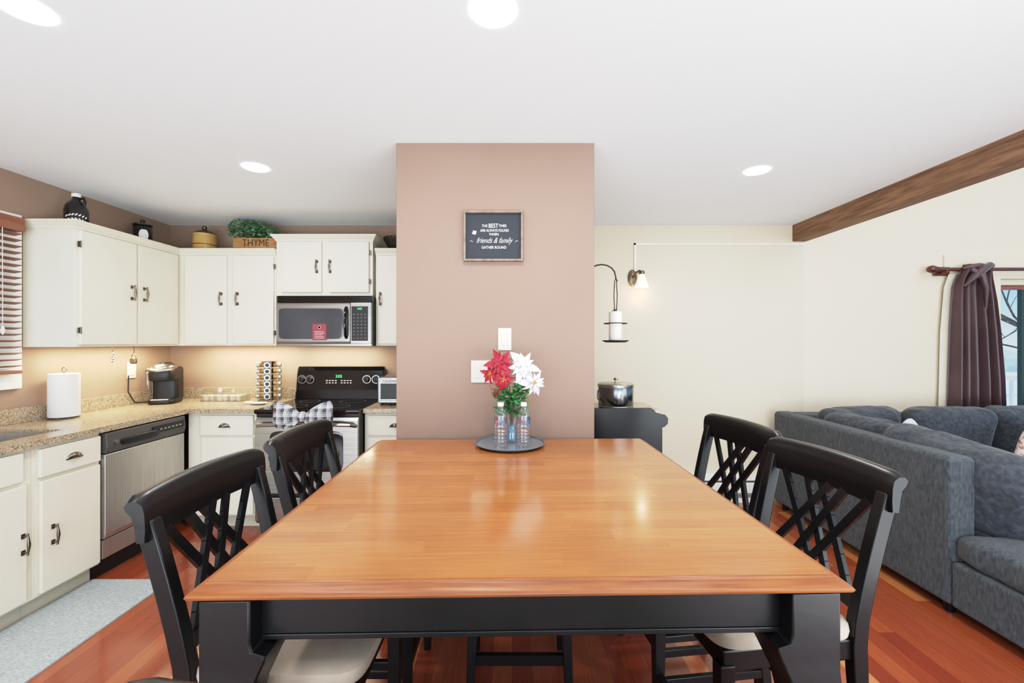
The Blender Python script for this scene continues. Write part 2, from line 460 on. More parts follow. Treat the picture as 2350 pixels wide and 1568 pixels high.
# sliding door (right)
w = MB()
w.box(DX0, 3.93, 0, DX0 + 0.05, 4.0, DZ); w.box(DX1 - 0.05, 3.93, 0, DX1, 4.0, DZ); w.box(DX0, 3.93, DZ - 0.05, DX1, 4.0, DZ); w.box(DX0, 3.93, 0, DX1, 4.0, 0.04)
w.box(4.28, 3.885, 0, DX0, 3.905, DZ + 0.07); w.box(DX0, 3.885, DZ, DX1 + 0.07, 3.92, DZ + 0.07)
struct(w.make('door_1', mat=m_living, bevel=0.003, smooth=False))
w = MB()
w.box(4.41, 3.95, DZ - 0.09, 6.25, 3.985, DZ - 0.05)
w.make('trim_3', mat=m_blind, smooth=False)['kind'] = 'structure'
w = MB(); w.box(4.62, 3.95, 0.04, 4.65, 3.985, DZ - 0.09)
w.make('trim_4', mat=m_dkframe, smooth=False)['kind'] = 'structure'
struct(MB().box(4.43, 3.964, 0.04, 6.25, 3.968, DZ - 0.09).make('window_2', mat=m_pane, smooth=False))

# outside
struct(MB().box(2, 4.3, -0.3, 60, 60, -0.2).make('ground', mat=m_snow, smooth=False))
tr = MB(); rnd = random.Random(3)
def branch(p, d, l, r, k):
    pts = [p]; q = p.copy(); dd = d.copy()
    for i in range(4):
        dd = (dd + Vector((rnd.uniform(-.25, .25), rnd.uniform(-.25, .25), rnd.uniform(-.1, .2)))).normalized()
        q = q + dd * l / 4; pts.append(q.copy())
    tr.tube(pts, [r, r * .9, r * .8, r * .7, r * .55], 5)
    if k > 0:
        for i in range(5 if k > 1 else 4):
            a = pts[rnd.randint(1, 4)]
            nd = (dd + Vector((rnd.uniform(-1, 1), rnd.uniform(-1, 1), rnd.uniform(-.5, .7)))).normalized()
            branch(a, nd, l * 0.72, r * 0.5, k - 1)
branch(Vector((16.2, 12.6, -0.2)), Vector((-0.25, 0, 1)), 2.6, 0.07, 3)
o = tr.make('bare_tree', mat=m_bark); tag(o, 'leafless tree outside the sliding glass door', 'tree')
w = MB()
for i in range(14): w.ell((8 + i * 2.6, 23 + (i % 3), -0.2), (1.8, 1.2, 0.9 + 0.15 * (i % 4)), 1, 1, nu=12, nv=8)
o = w.make('evergreen_hedge', mat=m_hedge); tag(o, 'distant row of frosty evergreen shrubs in snow', 'hedge'); o['kind'] = 'stuff'
fe = T('deck_railing', 'white deck railing outside sliding glass door', 'railing', (4.6, 5.6, 0))
w = MB(); w.box(0, 0, 0.92, 4.4, 0.08, 0.98); w.box(0, 0.02, 0.15, 4.4, 0.06, 0.2)
for i in range(5): w.box(i * 1.08, 0, -0.2, i * 1.08 + 0.08, 0.08, 0.98)
w.make('rail', fe, m_white, smooth=False)
w = MB()
for i in range(34): w.box(0.1 + i * 0.125, 0.025, 0.2, 0.13 + i * 0.125, 0.055, 0.92)
w.make('balusters', fe, m_white, smooth=False)

# curtain & rod
cr = T('curtain_rod', 'mahogany curtain rod with ball finial above door', 'curtain rod', (3.7, 3.83, 2.055))
MB().tube([(0.02, 0, 0), (1.9, 0, 0)], 0.016, 14).make('rod', cr, m_rod)
MB().lathe([(0.004, -0.075), (0.026, -0.066), (0.036, -0.04), (0.03, -0.014), (0.014, -0.002), (0.022, 0.006), (0.022, 0.018), (0.013, 0.03)], (0.03, 0, 0), 18, 'x').make('finial', cr, m_rod)
w = MB(); w.box(0.10, -0.02, -0.035, 0.125, 0.062, 0.0); w.box(0.06, 0.05, -0.05, 0.2, 0.063, 0.03)
w.make('bracket', cr, m_rod, bevel=0.004, smooth=False)
cu = T('curtain', 'dark plum curtain panel knotted over wooden rod', 'curtain', (0, 3.84, 0))
def cur_sheet(pairs, nf, amp, y0, n=130):
    rings = []
    for z, xa, xb, sh in pairs:
        ring = []
        for j in range(n + 1):
            t = j / n
            x = xa + (xb - xa) * t
            a = amp * (0.55 + 0.45 * min(1, (2.1 - z) * 1.2))
            y = y0 + a * math.sin(t * nf * 2 * math.pi + sh) + 0.35 * a * math.sin(t * nf * 4.7 + 1.2)
            ring.append((x, y, z))
        rings.append(ring)
    return rings
prs = [(2.095, 3.95, 4.22, 0), (2.03, 3.93, 4.20, .2), (1.97, 3.89, 4.20, .5), (1.9, 3.87, 4.21, .7), (1.78, 3.86, 4.23, .8), (1.5, 3.85, 4.26, .9), (1.1, 3.84, 4.29, 1), (0.6, 3.83, 4.31, 1.0), (0.05, 3.82, 4.32, 1.0)]
MB().loft(cur_sheet(prs, 5.5, 0.034, -0.035), cap=False, closed=False).make('curtain_panel', cu, m_curtain)
prs = [(2.02, 3.88, 4.0, 0), (1.9, 3.84, 3.96, .5), (1.5, 3.81, 3.95, .8), (0.8, 3.795, 3.93, 1), (0.05, 3.78, 3.92, 1)]
MB().loft(cur_sheet(prs, 1.5, 0.01, 0.03, 24), cap=False, closed=False).make('curtain_lining', cu, m_liner)
w = MB()
w.tube([(3.93, -0.05, 1.90), (3.98, -0.075, 1.97), (4.05, -0.075, 2.03), (4.15, -0.055, 2.085), (4.22, -0.02, 2.085)], [0.010, 0.026, 0.034, 0.028, 0.014], 10)
w.tube([(3.94, -0.03, 2.06), (4.0, -0.055, 2.072), (4.06, -0.055, 2.082), (4.14, -0.03, 2.088)], [0.01, 0.022, 0.022, 0.012], 10)
w.tube([(3.98, -0.06, 2.05), (4.05, -0.085, 1.99), (4.09, -0.08, 1.88), (4.11, -0.06, 1.7)], [0.02, 0.028, 0.02, 0.008], 10)
w.make('curtain_knot', cu, m_curtain)

# ---------------------------------------------------------------- recessed lights
def lamp_area(loc, rot, size, energy, col=(1, 0.96, 0.9), sy=None, shape='DISK', spread=math.pi, name='lamp'):
    ld = bpy.data.lights.new(name, 'AREA'); ld.energy = energy; ld.color = col[:3]; ld.size = size; ld.spread = spread
    ld.shape = shape
    if sy: ld.shape = 'RECTANGLE'; ld.size_y = sy
    o = bpy.data.objects.new(name, ld); COL.objects.link(o); o.location = loc; o.rotation_euler = rot
    return o
CAN_E = 14
can = None
for i, (x, y) in enumerate([(-1.53, 2.6), (1.49, 2.65), (-0.06, 1.37), (-1.52, 1.36), (1.49, 0.9), (-0.06, -0.6)]):  # last two cans lie out of view, added to light the room
    if can is None:
        can = T('recessed_light', 'round white recessed ceiling light switched on', 'ceiling light', (x, y, CEIL), group='recessed ceiling lights')
        w = MB(); w.lathe([(0.066, -0.0005), (0.073, -0.0005), (0.072, -0.004), (0.067, -0.005), (0.066, -0.0005)], n=36, cap=False); w.make('trim_ring', can, m_lens)
        MB().cyl((0, 0, -0.004), 0.067, 0.004, n=36).make('lens', can, m_lens)
    else:
        copy_thing(can, (x, y, CEIL), 0)
    lamp_area((x, y, CEIL - 0.012), (0, 0, 0), 0.13, CAN_E, (1, 0.97, 0.93), name='can_light')

# ---------------------------------------------------------------- cabinets
def pull(parent, x, z, vert=True, y=-0.02):
    w = MB(); L = 0.05
    w.tube([(x, y - 0.024, z - L), (x, y - 0.028, z - L * .5), (x, y - 0.03, z), (x, y - 0.028, z + L * .5), (x, y - 0.024, z + L)], [0.004, 0.0055, 0.008, 0.0055, 0.004], 10)
    for s in (-1, 1):
        w.cyl((x, y - 0.026, z + s * L * .82), 0.0045, 0.026, 'y', 10)
        w.ell((x, y - 0.024, z + s * L), (0.006, 0.006, 0.006), nu=10, nv=6)
        w.box(x - 0.009, y - 0.003, z + s * L * .82 - 0.012, x + 0.009, y, z + s * L * .82 + 0.012)
    return w.make('handle', parent, m_pewter)
def cup(parent, x, z, y=-0.02):
    rings = []
    n = 12
    for i in range(7):
        a = i / 6 * math.pi / 2
        ring = []
        for j in range(n + 1):
            t = math.pi * j / n
            ring.append((x + 0.042 * math.cos(t) * math.cos(a), y - 0.026 * math.sin(a) * (0.3 + 0.7 * math.sin(t)) - 0.001, z - 0.012 + 0.03 * math.sin(t) * math.cos(a)))
        rings.append(ring)
    w = MB().loft(rings, cap=False, closed=False)
    w.box(x - 0.046, y - 0.004, z - 0.016, x + 0.046, y, z - 0.01)
    return w.make('cup_pull', parent, m_pewter)
def hinge(parent, x, z, y=-0.01):
    w = MB(); w.cyl((x, y - 0.014, z - 0.022), 0.004, 0.044, n=8); w.box(x - 0.008, y - 0.012, z - 0.018, x + 0.008, y, z + 0.018)
    return w.make('hinge', parent, m_pewter)
def cabinet(label, loc, rz, wd, dp, z0, z1, doors=(), drawers=(), crown=None, toe=False, hollow=False):
    c = T('kitchen_cabinet', label, 'cabinet', loc, rz)
    dp -= 0.004
    w = MB()
    if hollow:
        w.box(0, 0, z0, wd, dp, z0 + .02); w.box(0, 0, z0 + .02, .018, dp, z1); w.box(wd - .018, 0, z0 + .02, wd, .02, z1)
        w.box(.018, 0, z0 + .02, wd - .018, .018, z1); w.box(.018, dp - .01, z0 + .02, wd - .018, dp, z1)
    else: w.box(0, 0, z0, wd, dp, z1)
    w.make('body', c, m_cab, bevel=0.002, smooth=False)
    if toe:
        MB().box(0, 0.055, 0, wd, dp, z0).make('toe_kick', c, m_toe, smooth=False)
    for d in doors:
        x0, x1, a, b_, hx, hz = d[:6]
        o = MB().box(x0, -0.02, a, x1, 0, b_).make('door', c, m_cab, bevel=0.004, smooth=False)
        if hx is not None: pull(o, hx, hz)
        if len(d) > 6:
            hy = x0 if d[6] == 'l' else x1
            hinge(o, hy + (-0.006 if d[6] == 'l' else 0.006), a + 0.09); hinge(o, hy + (-0.006 if d[6] == 'l' else 0.006), b_ - 0.09)
    for d in drawers:
        x0, x1, a, b_, hx = d
        o = MB().box(x0, -0.02, a, x1, 0, b_).make('drawer', c, m_cab, bevel=0.004, smooth=False)
        if hx is not None: cup(o, hx, (a + b_) / 2)
    if crown:
        l, r = crown
        w = MB(); k = 0.034
        w.rects([(-0.006 * l, -0.006, wd + 0.006 * r, dp, z1 - 0.012), (-0.01 * l, -0.010, wd + 0.01 * r, dp, z1),
                 (-0.018 * l, -0.018, wd + 0.018 * r, dp, z1 + 0.008), (-0.03 * l, -0.03, wd + 0.03 * r, dp, z1 + 0.024), (-k * l, -k, wd + k * r, dp, z1 + 0.026), (-k * l, -k, wd + k * r, dp, z1 + 0.038)])
        w.make('crown_molding', c, m_cab, smooth=False)
    return c
R90 = math.pi / 2
cabinet('cream wall cabinet with two doors beside the window', (-2.73, 2.72, 0), R90, 0.848, 0.33, 1.385, 2.14,
        [(0.022, 0.43, 1.40, 2.122, 0.385, 1.767, 'l'), (0.446, 0.82, 1.40, 2.122, 0.49, 1.767)], crown=(1, 0))
cabinet('cream wall cabinet with two doors above granite counter', (-3.055, 3.57, 0), 0, 1.123, 0.33, 1.385, 2.14,
        [(0.388, 0.728, 1.40, 2.122, 0.688, 1.767), (0.78, 1.111, 1.40, 2.122, 0.82, 1.767, 'r')], crown=(0, 0))
cabinet('short cream wall cabinet above the microwave', (-1.93, 3.57, 0), 0, 0.79, 0.33, 1.79, 2.255,
        [(0.05, 0.377, 1.82, 2.235, 0.342, 2.03), (0.438, 0.763, 1.82, 2.235, 0.45, 2.03, 'r')], crown=(1, 1))
cabinet('cream wall cabinet beside the microwave', (-1.115, 3.57, 0), 0, 0.60, 0.33, 1.385, 2.14,
        [(0.018, 0.28, 1.40, 2.122, 0.043, 1.767), (0.30, 0.58, 1.40, 2.122, 0.54, 1.767)], crown=(0, 0))
cabinet('cream sink base cabinet with false drawer fronts', (-2.45, 1.3, 0), R90, 0.92, 0.6, 0.1, 0.88,
        [(0.03, 0.44, 0.115, 0.70, 0.40, 0.41), (0.47, 0.885, 0.115, 0.70, 0.865, 0.41)],
        [(0.03, 0.44, 0.72, 0.865, None), (0.47, 0.87, 0.72, 0.865, None)], toe=True, hollow=True)
cabinet('cream base cabinet with drawer beside the dishwasher', (-2.45, 2.222, 0), R90, 0.363, 0.6, 0.1, 0.88,
        [(0.03, 0.352, 0.115, 0.695, 0.085, 0.40)], [(0.025, 0.355, 0.715, 0.862, 0.198)], toe=True, hollow=True)
cabinet('cream corner base cabinet with drawer beside the stove', (-2.45, 3.30, 0), 0, 0.55, 0.6, 0.1, 0.88,
        [(0.11, 0.50, 0.115, 0.695, 0.46, 0.42)], [(0.10, 0.50, 0.712, 0.862, 0.285)], toe=True)
cabinet('cream base cabinet with drawers under toaster oven', (-1.115, 3.30, 0), 0, 0.6, 0.6, 0.1, 0.88,
        [(0.03, 0.57, 0.115, 0.695, 0.08, 0.42)], [(0.03, 0.57, 0.712, 0.862, 0.235)], toe=True)
ct = T('countertop', 'tan speckled granite L-shaped kitchen countertop', 'countertop')
w = MB(); z0, z1 = 0.881, 0.915
w.box(-3.058, 1.3, z0, -2.95, 3.898, z1); w.box(-2.57, 1.3, z0, -2.42, 3.898, z1); w.box(-2.95, 2.5, z0, -2.57, 3.898, z1); w.box(-2.95, 1.3, z0, -2.57, 1.75, z1)
w.box(-2.42, 3.26, z0, -1.893, 3.898, z1)
w.make('worktop', ct, m_granite, smooth=False)
w = MB(); w.box(-3.058, 1.3, z1, -3.04, 3.898, 1.01); w.box(-3.04, 3.88, z1, -1.90, 3.898, 1.01)
w.make('backsplash', ct, m_granite, bevel=0.002, smooth=False)
ct = T('countertop', 'short tan speckled granite countertop beside the stove', 'countertop')
MB().box(-1.118, 3.26, z0, -0.5, 3.898, z1).make('worktop', ct, m_granite, bevel=0.004, smooth=False)
MB().box(-1.1, 3.88, z1, -0.5, 3.898, 1.01).make('backsplash', ct, m_granite, bevel=0.002, smooth=False)
sk = T('kitchen_sink', 'stainless steel undermount kitchen sink in granite', 'sink')
w = MB()
w.box(-2.949, 1.751, 0.72, -2.571, 2.499, 0.725)
w.box(-2.949, 1.751, 0.72, -2.943, 2.499, 0.90); w.box(-2.577, 1.751, 0.72, -2.571, 2.499, 0.90); w.box(-2.949, 1.751, 0.72, -2.571, 1.757, 0.90); w.box(-2.949, 2.493, 0.72, -2.571, 2.499, 0.90)
w.make('basin', sk, m_steel_m, smooth=False)
MB().lathe([(0.045, 0), (0.045, 0.004), (0.02, 0.002)], (-2.76, 2.1, 0.726)).make('drain', sk, m_pewter)

# dishwasher
dw = T('dishwasher', 'stainless steel dishwasher with dark grey control panel', 'dishwasher', (-2.45, 2.592, 0), R90)
W_ = 0.633
MB().box(0.0, 0.01, 0.12, W_, 0.58, 0.878).make('body', dw, m_blackpl, smooth=False)
MB().box(0.0, 0.05, 0.0, W_, 0.5, 0.12).make('toe_kick', dw, m_blackpl, smooth=False)
MB().rects([(0.004, -0.02, W_ - 0.004, 0.01, 0.24), (0.004, -0.028, W_ - 0.004, 0.01, 0.27), (0.004, -0.028, W_ - 0.004, 0.01, 0.745)]).make('door', dw, m_steel_m, bevel=0.004, smooth=False)
MB().box(0.004, -0.012, 0.12, W_ - 0.004, 0.01, 0.232).make('lower_panel', dw, m_steel_m, bevel=0.004, smooth=False)
cp = MB().rects([(0.004, -0.03, W_ - 0.004, 0.01, 0.75), (0.004, -0.04, W_ - 0.004, 0.01, 0.79), (0.004, -0.032, W_ - 0.004, 0.01, 0.872)]).make('control_panel', dw, m_grey, bevel=0.004, smooth=False)
w = MB(); w.ell((0.24, -0.037, 0.80), (0.15, 0.012, 0.024), 0.5, 0.5, 'y')
w.box(0.33, -0.045, 0.80, 0.60, -0.034, 0.845)
w.make('handle_recess', cp, m_blackpl)
for i in range(6): MB().box(0.385 + i * 0.034, -0.048, 0.815, 0.405 + i * 0.034, -0.044, 0.825).make('button', cp, m_steel, smooth=False)
MB().cyl((0.06, -0.048, 0.81), 0.014, 0.012, 'y', 16).make('latch_badge', cp, m_steel)

# range / stove
rg = T('kitchen_range', 'black and stainless electric range with glass cooktop', 'stove', (-1.888, 3.22, 0))
RW = 0.765
MB().box(0, 0, 0.08, RW, 0.64, 0.895).make('body', rg, m_blackpl, smooth=False)
MB().box(0.03, 0.05, 0.0, RW - 0.03, 0.6, 0.08).make('base', rg, m_blackpl, smooth=False)
MB().box(0.003, -0.028, 0.10, RW - 0.003, 0, 0.275).make('drawer', rg, m_steel, bevel=0.006, smooth=False)
MB().box(0.003, -0.012, 0.278, RW - 0.003, 0, 0.30).make('gap_strip', rg, m_blackpl, smooth=False)  # black strip filling the gap between drawer and oven door
dr = MB().rects([(0.003, -0.03, RW - 0.003, 0, 0.303), (0.003, -0.03, RW - 0.003, 0, 0.84), (0.003, -0.01, RW - 0.003, 0, 0.865)]).make('oven_door', rg, m_steel, bevel=0.004, smooth=False)
MB().ell((RW / 2, -0.03, 0.615), (0.27, 0.006, 0.15), 0.3, 0.25, 'y').make('oven_window', dr, m_gloss)
MB().tube([(0.02, -0.03, 0.80), (0.05, -0.072, 0.815), (0.15, -0.085, 0.82), (RW / 2, -0.09, 0.82), (RW - 0.15, -0.085, 0.82), (RW - 0.05, -0.072, 0.815), (RW - 0.02, -0.03, 0.80)], 0.014, 12).make('handle', dr, m_steel)
top = MB().rects([(0, -0.022, RW, 0.60, 0.886), (-0.002, -0.034, RW + 0.002, 0.60, 0.905), (0, -0.03, RW, 0.60, 0.921)]).make('cooktop', rg, m_gloss, bevel=0.003, smooth=False)
for cx, cy, r in ((0.2, 0.14, 0.105), (0.56, 0.14, 0.08), (0.2, 0.42, 0.08), (0.56, 0.42, 0.105)):
    MB().lathe([(r, 0.9212), (r, 0.9219), (r - 0.004, 0.9219), (r - 0.004, 0.9212)], (cx, cy, 0), 40, cap=False).make('burner_ring', top, m_grey)
bg = MB(); rings = []
for x, ins in ((0.0, 0.012), (0.012, 0.0), (RW - 0.012, 0.0), (RW, 0.012)):
    rings.append([(x, 0.55 + ins, 0.921), (x, 0.575 + ins, 1.0), (x, 0.60 + ins, 1.165), (x, 0.615 + ins, 1.20 - ins), (x, 0.66, 1.20 - ins), (x, 0.66, 0.921)])
bg.loft(rings); bgo = bg.make('backguard', rg, m_gloss, bevel=0.003, smooth=False)
MB().loft([[(x, 0.586, 1.045), (x, 0.60, 1.15), (x, 0.61, 1.15), (x, 0.596, 1.045)] for x in (0.25, 0.50)]).make('display_panel', bgo, m_blackpl, smooth=False)
for kx in (0.055, 0.125, 0.62, 0.70):
    w = MB()
    w.lathe([(0.031, 0.015), (0.031, 0.0), (0.026, -0.006), (0.022, -0.026), (0.006, -0.028)], (kx, 0.583, 1.09), 24, 'y')
    w.box(kx - 0.004, 0.548, 1.07, kx + 0.004, 0.562, 1.112)
    kn = w.make('knob', bgo, m_blackpl)
    MB().lathe([(0.036, 0.012), (0.036, -0.003), (0.0315, -0.003), (0.0315, 0.012)], (kx, 0.583, 1.09), 24, 'y', cap=False).make('knob_ring', bgo, m_steel)
lettering('2:03', 0.034, bgo, (0.375, 0.586, 1.115), m_green, name='clock_digits')
for i in range(9):
    for j in range(2):
        if i in (4,): continue
        MB().box(0.265 + i * 0.026, 0.580, 1.055 + j * 0.02, 0.279 + i * 0.026, 0.59, 1.062 + j * 0.02).make('button', bgo, m_whitepl, smooth=False)

# bow
bw = T('plaid_bow', 'black and white plaid fabric bow on oven handle', 'bow', (-1.475, 3.085, 0.892))
w = MB()
for s in (-1, 1):
    rings = []
    for i, (t, hh, th, cz) in enumerate([(0.0, 0.014, 0.010, 0), (0.025, 0.020, 0.02, 0), (0.06, 0.045, 0.034, 0.003), (0.10, 0.068, 0.040, 0.006), (0.15, 0.086, 0.034, 0.012), (0.19, 0.092, 0.02, 0.016), (0.205, 0.084, 0.006, 0.016)]):
        ring = []
        for j in range(40):
            a = 2 * math.pi * j / 40
            rr = 1 + 0.16 * math.sin(a * 7) * (1 - t * 2.5)
            ring.append((s * t + 0.008 * math.sin(a * 3), th * math.cos(a) * rr - 0.01, cz + hh * math.sin(a) * rr))
        rings.append(ring)
    w.loft(rings)
w.make('bow_loops', bw, m_plaid)
w = MB(); w.ell((0, -0.025, 0), (0.026, 0.034, 0.036), 0.7, 0.7)
w.make('bow_knot', bw, m_plaid)
for s in (-1, 1):
    w = MB()
    w.loft([[(s * 0.005 - 0.02, -0.03, 0), (s * 0.005 + 0.02, -0.03, 0), (s * 0.005 + 0.02, -0.024, 0), (s * 0.005 - 0.02, -0.024, 0)],
            [(s * 0.10 - 0.035, -0.04, -0.085), (s * 0.10 + 0.035, -0.032, -0.075), (s * 0.10 + 0.035, -0.026, -0.075), (s * 0.10 - 0.035, -0.034, -0.085)]])
    w.make('bow_tail', bw, m_plaid)

# microwave
mw = T('microwave', 'stainless over-the-range microwave with dark glass door', 'microwave', (-1.872, 3.468, 0))
MB().box(0, 0.03, 1.385, 0.753, 0.43, 1.785).make('body', mw, m_blackpl, smooth=False)
w = MB(); w.box(0, 0.01, 1.73, 0.753, 0.03, 1.785)
for i in range(4): w.box(0.004, -0.004, 1.735 + i * 0.0125, 0.749, 0.012, 1.742 + i * 0.0125)
w.make('vent_grille', mw, m_gloss, smooth=False)
d = MB().rects([(0.0, 0.0, 0.585, 0.03, 1.402), (0.0, -0.008, 0.585, 0.03, 1.42), (0.0, -0.008, 0.585, 0.03, 1.715), (0, 0, 0.585, 0.03, 1.728)]).make('door', mw, m_steel, bevel=0.003, smooth=False)
MB().ell((0.275, -0.008, 1.562), (0.255, 0.004, 0.122), 0.2, 0.15, 'y').make('door_window', d, m_glassdk)
MB().tube([(0.557, -0.008, 1.45), (0.558, -0.035, 1.47), (0.558, -0.045, 1.56), (0.558, -0.035, 1.67), (0.557, -0.008, 1.69)], 0.012, 10).make('handle', d, m_gloss)
cpn = MB().box(0.588, -0.006, 1.402, 0.753, 0.03, 1.728).make('control_panel', mw, m_steel, bevel=0.003, smooth=False)
MB().box(0.597, -0.009, 1.425, 0.728, -0.005, 1.70).make('keypad', cpn, m_blackpl, bevel=0.002, smooth=False)
for i in range(4):
    for j in range(8): MB().ell((0.616 + i * 0.03, -0.009, 1.445 + j * 0.027), (0.01, 0.002, 0.008), nu=10, nv=4).make('button', cpn, m_grey)
lettering('2:03', 0.022, cpn, (0.662, -0.0095, 1.68), m_green, name='clock_digits')
MB().box(0, 0.0, 1.385, 0.753, 0.03, 1.401).make('bottom_strip', mw, m_steel, smooth=False)
tg = MB().rects([(0.29, -0.0145, 0.40, -0.0125, 1.43), (0.29, -0.0145, 0.40, -0.0125, 1.56)]).make('hang_tag', mw, m_redtag, smooth=False, label='small square red tag on microwave door')
w = MB()
for i in range(5): w.box(0.305 + 0.004 * (i % 2), -0.0152, 1.445 + i * 0.013, 0.385 - 0.006 * (i % 3), -0.0146, 1.448 + i * 0.013)
w.lathe([(0.012, 0), (0.009, -0.0006), (0.009, 0.0)], (0.345, -0.0146, 1.532), 16, 'y')
w.make('tag_print', tg, m_pillow2, smooth=False)

# ---------------------------------------------------------------- counter items
CT = 0.916
pt = T('paper_towel_roll', 'white paper towel roll on upright holder on counter', 'paper towel', (-2.95, 2.87, CT))
MB().lathe([(0.075, 0), (0.078, 0.006), (0.05, 0.012)], n=32).make('holder_base', pt, m_steel)
MB().lathe([(0.02, 0.012), (0.076, 0.012), (0.078, 0.02), (0.078, 0.285), (0.076, 0.293), (0.02, 0.293)], n=40).make('paper_roll', pt, m_paper)
w = MB(); w.tube([(0, 0, 0.28), (0, 0, 0.305)], 0.004); w.tube([(0.015 * math.sin(a), 0, 0.318 - 0.015 * math.cos(a)) for a in [i * math.pi / 8 for i in range(17)]], 0.003, 8)
w.make('finial', pt, m_pewter)

cm = T('coffee_maker', 'black single-serve coffee maker with silver lid', 'coffee maker', (-2.86, 3.60, CT), math.radians(20))
w = MB(); w.ell((0, 0.0, 0.018), (0.095, 0.135, 0.018), 0.3, 0.5); w.make('base', cm, m_blackpl)
w = MB()
w.ell((0, 0.055, 0.15), (0.092, 0.085, 0.145), 0.2, 0.45)
w.make('body', cm, m_blackpl)
w = MB(); w.ell((0, -0.01, 0.235), (0.093, 0.125, 0.055), 0.35, 0.55); w.make('brew_head', cm, m_blackpl)
w = MB(); w.ell((0, -0.015, 0.292), (0.08, 0.115, 0.032), 0.7, 0.7); w.make('lid', cm, m_steel)
w = MB(); w.tube([(-0.07, -0.05, 0.29), (-0.078, -0.135, 0.28), (0, -0.158, 0.272), (0.078, -0.135, 0.28), (0.07, -0.05, 0.29)], 0.013, 10); w.make('lid_handle', cm, m_steel)
w = MB(); w.ell((0, 0.0, 0.325), (0.04, 0.06, 0.01)); w.make('lid_button', cm, m_blackpl)
w = MB(); w.box(-0.06, -0.13, 0.032, 0.06, -0.03, 0.042); w.make('drip_tray', cm, m_steel, bevel=0.003, smooth=False)
w = MB(); w.ell((-0.115, 0.03, 0.15), (0.03, 0.08, 0.125), 0.3, 0.4); w.make('water_tank', cm, m_acryl)
w = MB(); w.tube([(-2.99, 3.62, 0.925), (-3.02, 3.56, 0.922), (-3.03, 3.5, 0.93), (-3.03, 3.44, 1.02), (-3.045, 3.46, 1.15)], 0.004, 8)
tag(w.make('power_cord', mat=m_blackpl), 'black power cord running along the counter to outlet', 'cord')

ol = T('wall_outlet', 'white double outlet plate above counter', 'outlet', (-3.059, 3.50, 1.19))
MB().box(0, -0.04, -0.065, 0.006, 0.04, 0.065).make('plate', ol, m_whitepl, bevel=0.002, smooth=False)
for zz in (0.025, -0.025): MB().ell((0.006, 0, zz), (0.004, 0.017, 0.02), 0.5, 0.6, 'x').make('socket', ol, m_liner)

hg = T('hanging_padlock', 'small antique padlock hanging under wall cabinet', 'ornament', (-2.84, 3.27, 1.385))
w = MB(); w.tube([(0, 0, 0), (0.004, 0, -0.03), (0, 0, -0.06)], 0.002, 6); w.make('cord', hg, m_iron)
w = MB(); w.tube([(-0.014, 0, -0.09), (-0.014, 0, -0.07), (0, 0, -0.056), (0.014, 0, -0.07), (0.014, 0, -0.09)], 0.003, 8); w.make('shackle', hg, m_bronze)
w = MB(); w.ell((0, 0, -0.11), (0.024, 0.01, 0.024), 0.4, 0.6, 'y'); w.make('lock_body', hg, m_bronze)
hg = T('hanging_ornament', 'small beaded metal charm hanging under wall cabinet', 'ornament', (-2.88, 3.14, 1.385))
w = MB(); w.tube([(0, 0, 0), (0, 0, -0.05)], 0.0015, 6); w.make('cord', hg, m_iron)
w = MB()
for i in range(4): w.ell((0.003 * (-1) ** i, 0, -0.055 - i * 0.018), (0.008, 0.008, 0.009), nu=10, nv=6)
w.make('beads', hg, m_steel)

ah = T('acrylic_organizer', 'clear acrylic organizer tray holding white pods', 'organizer', (-2.62, 3.66, CT))
w = MB(); w.box(0, 0, 0, 0.34, 0.14, 0.004); w.box(0, 0, 0, 0.34, 0.004, 0.05); w.box(0, 0.136, 0, 0.34, 0.14, 0.10); w.box(0, 0, 0, 0.004, 0.14, 0.10); w.box(0.336, 0, 0, 0.34, 0.14, 0.05)
w.box(0.11, 0, 0, 0.113, 0.14, 0.07); w.box(0.225, 0, 0, 0.228, 0.14, 0.06)
w.make('tray', ah, m_acryl, smooth=False)
pod = None
for i in range(6):
    for j in range(2):
        loc = (-2.59 + i * 0.054 + (0.006 if i > 1 else 0), 3.695 + j * 0.062, CT + 0.005)
        if pod is None:
            pod = MB().lathe([(0.019, 0), (0.023, 0.034), (0.025, 0.035), (0.025, 0.039)], n=16).make('coffee_pod', mat=m_whitepl, loc=loc)
            tag(pod, 'small white coffee pod in clear organizer', 'coffee pod', 'white coffee pods')
        else:
            c = pod.copy(); c.location = loc; COL.objects.link(c)

sr = T('spice_rack', 'chrome revolving spice rack on granite counter', 'spice rack', (-2.085, 3.74, CT))
MB().lathe([(0.085, 0), (0.088, 0.01), (0.02, 0.016)], n=28).make('base', sr, m_steel)
MB().box(-0.026, -0.026, 0.012, 0.026, 0.026, 0.33).make('core', sr, m_steel, bevel=0.003, smooth=False)
MB().lathe([(0.06, 0.328), (0.062, 0.336), (0.01, 0.345)], n=28).make('top_cap', sr, m_steel)
w = MB()
for a in range(4):
    A = math.radians(a * 90 + 20); dx, dy = math.cos(A), math.sin(A)
    for s in (-1, 1):
        ox, oy = -dy * 0.026 * s, dx * 0.026 * s
        w.tube([(dx * 0.07 + ox, dy * 0.07 + oy, 0.012), (dx * 0.07 + ox, dy * 0.07 + oy, 0.332)], 0.002, 6)
w.make('wire_frame', sr, m_steel)
jar = MB(); jar.mi = 0
jar.lathe([(0.019, 0), (0.021, 0.004), (0.021, 0.042)], n=16, axis='y')
jar.mi = 1; jar.lathe([(0.023, -0.016), (0.023, 0.002)], n=16, axis='y'); jar.mi = 2; jar.lathe([(0.016, -0.018), (0.016, -0.0161)], n=14, axis='y')
m_spice = M('spice_glass', C(120, 84, 44), 0.15, col2=C(170, 140, 84), vscale=22)
jo = jar.make('spice_jar', mat=[m_spice, m_steel, m_blackpl])
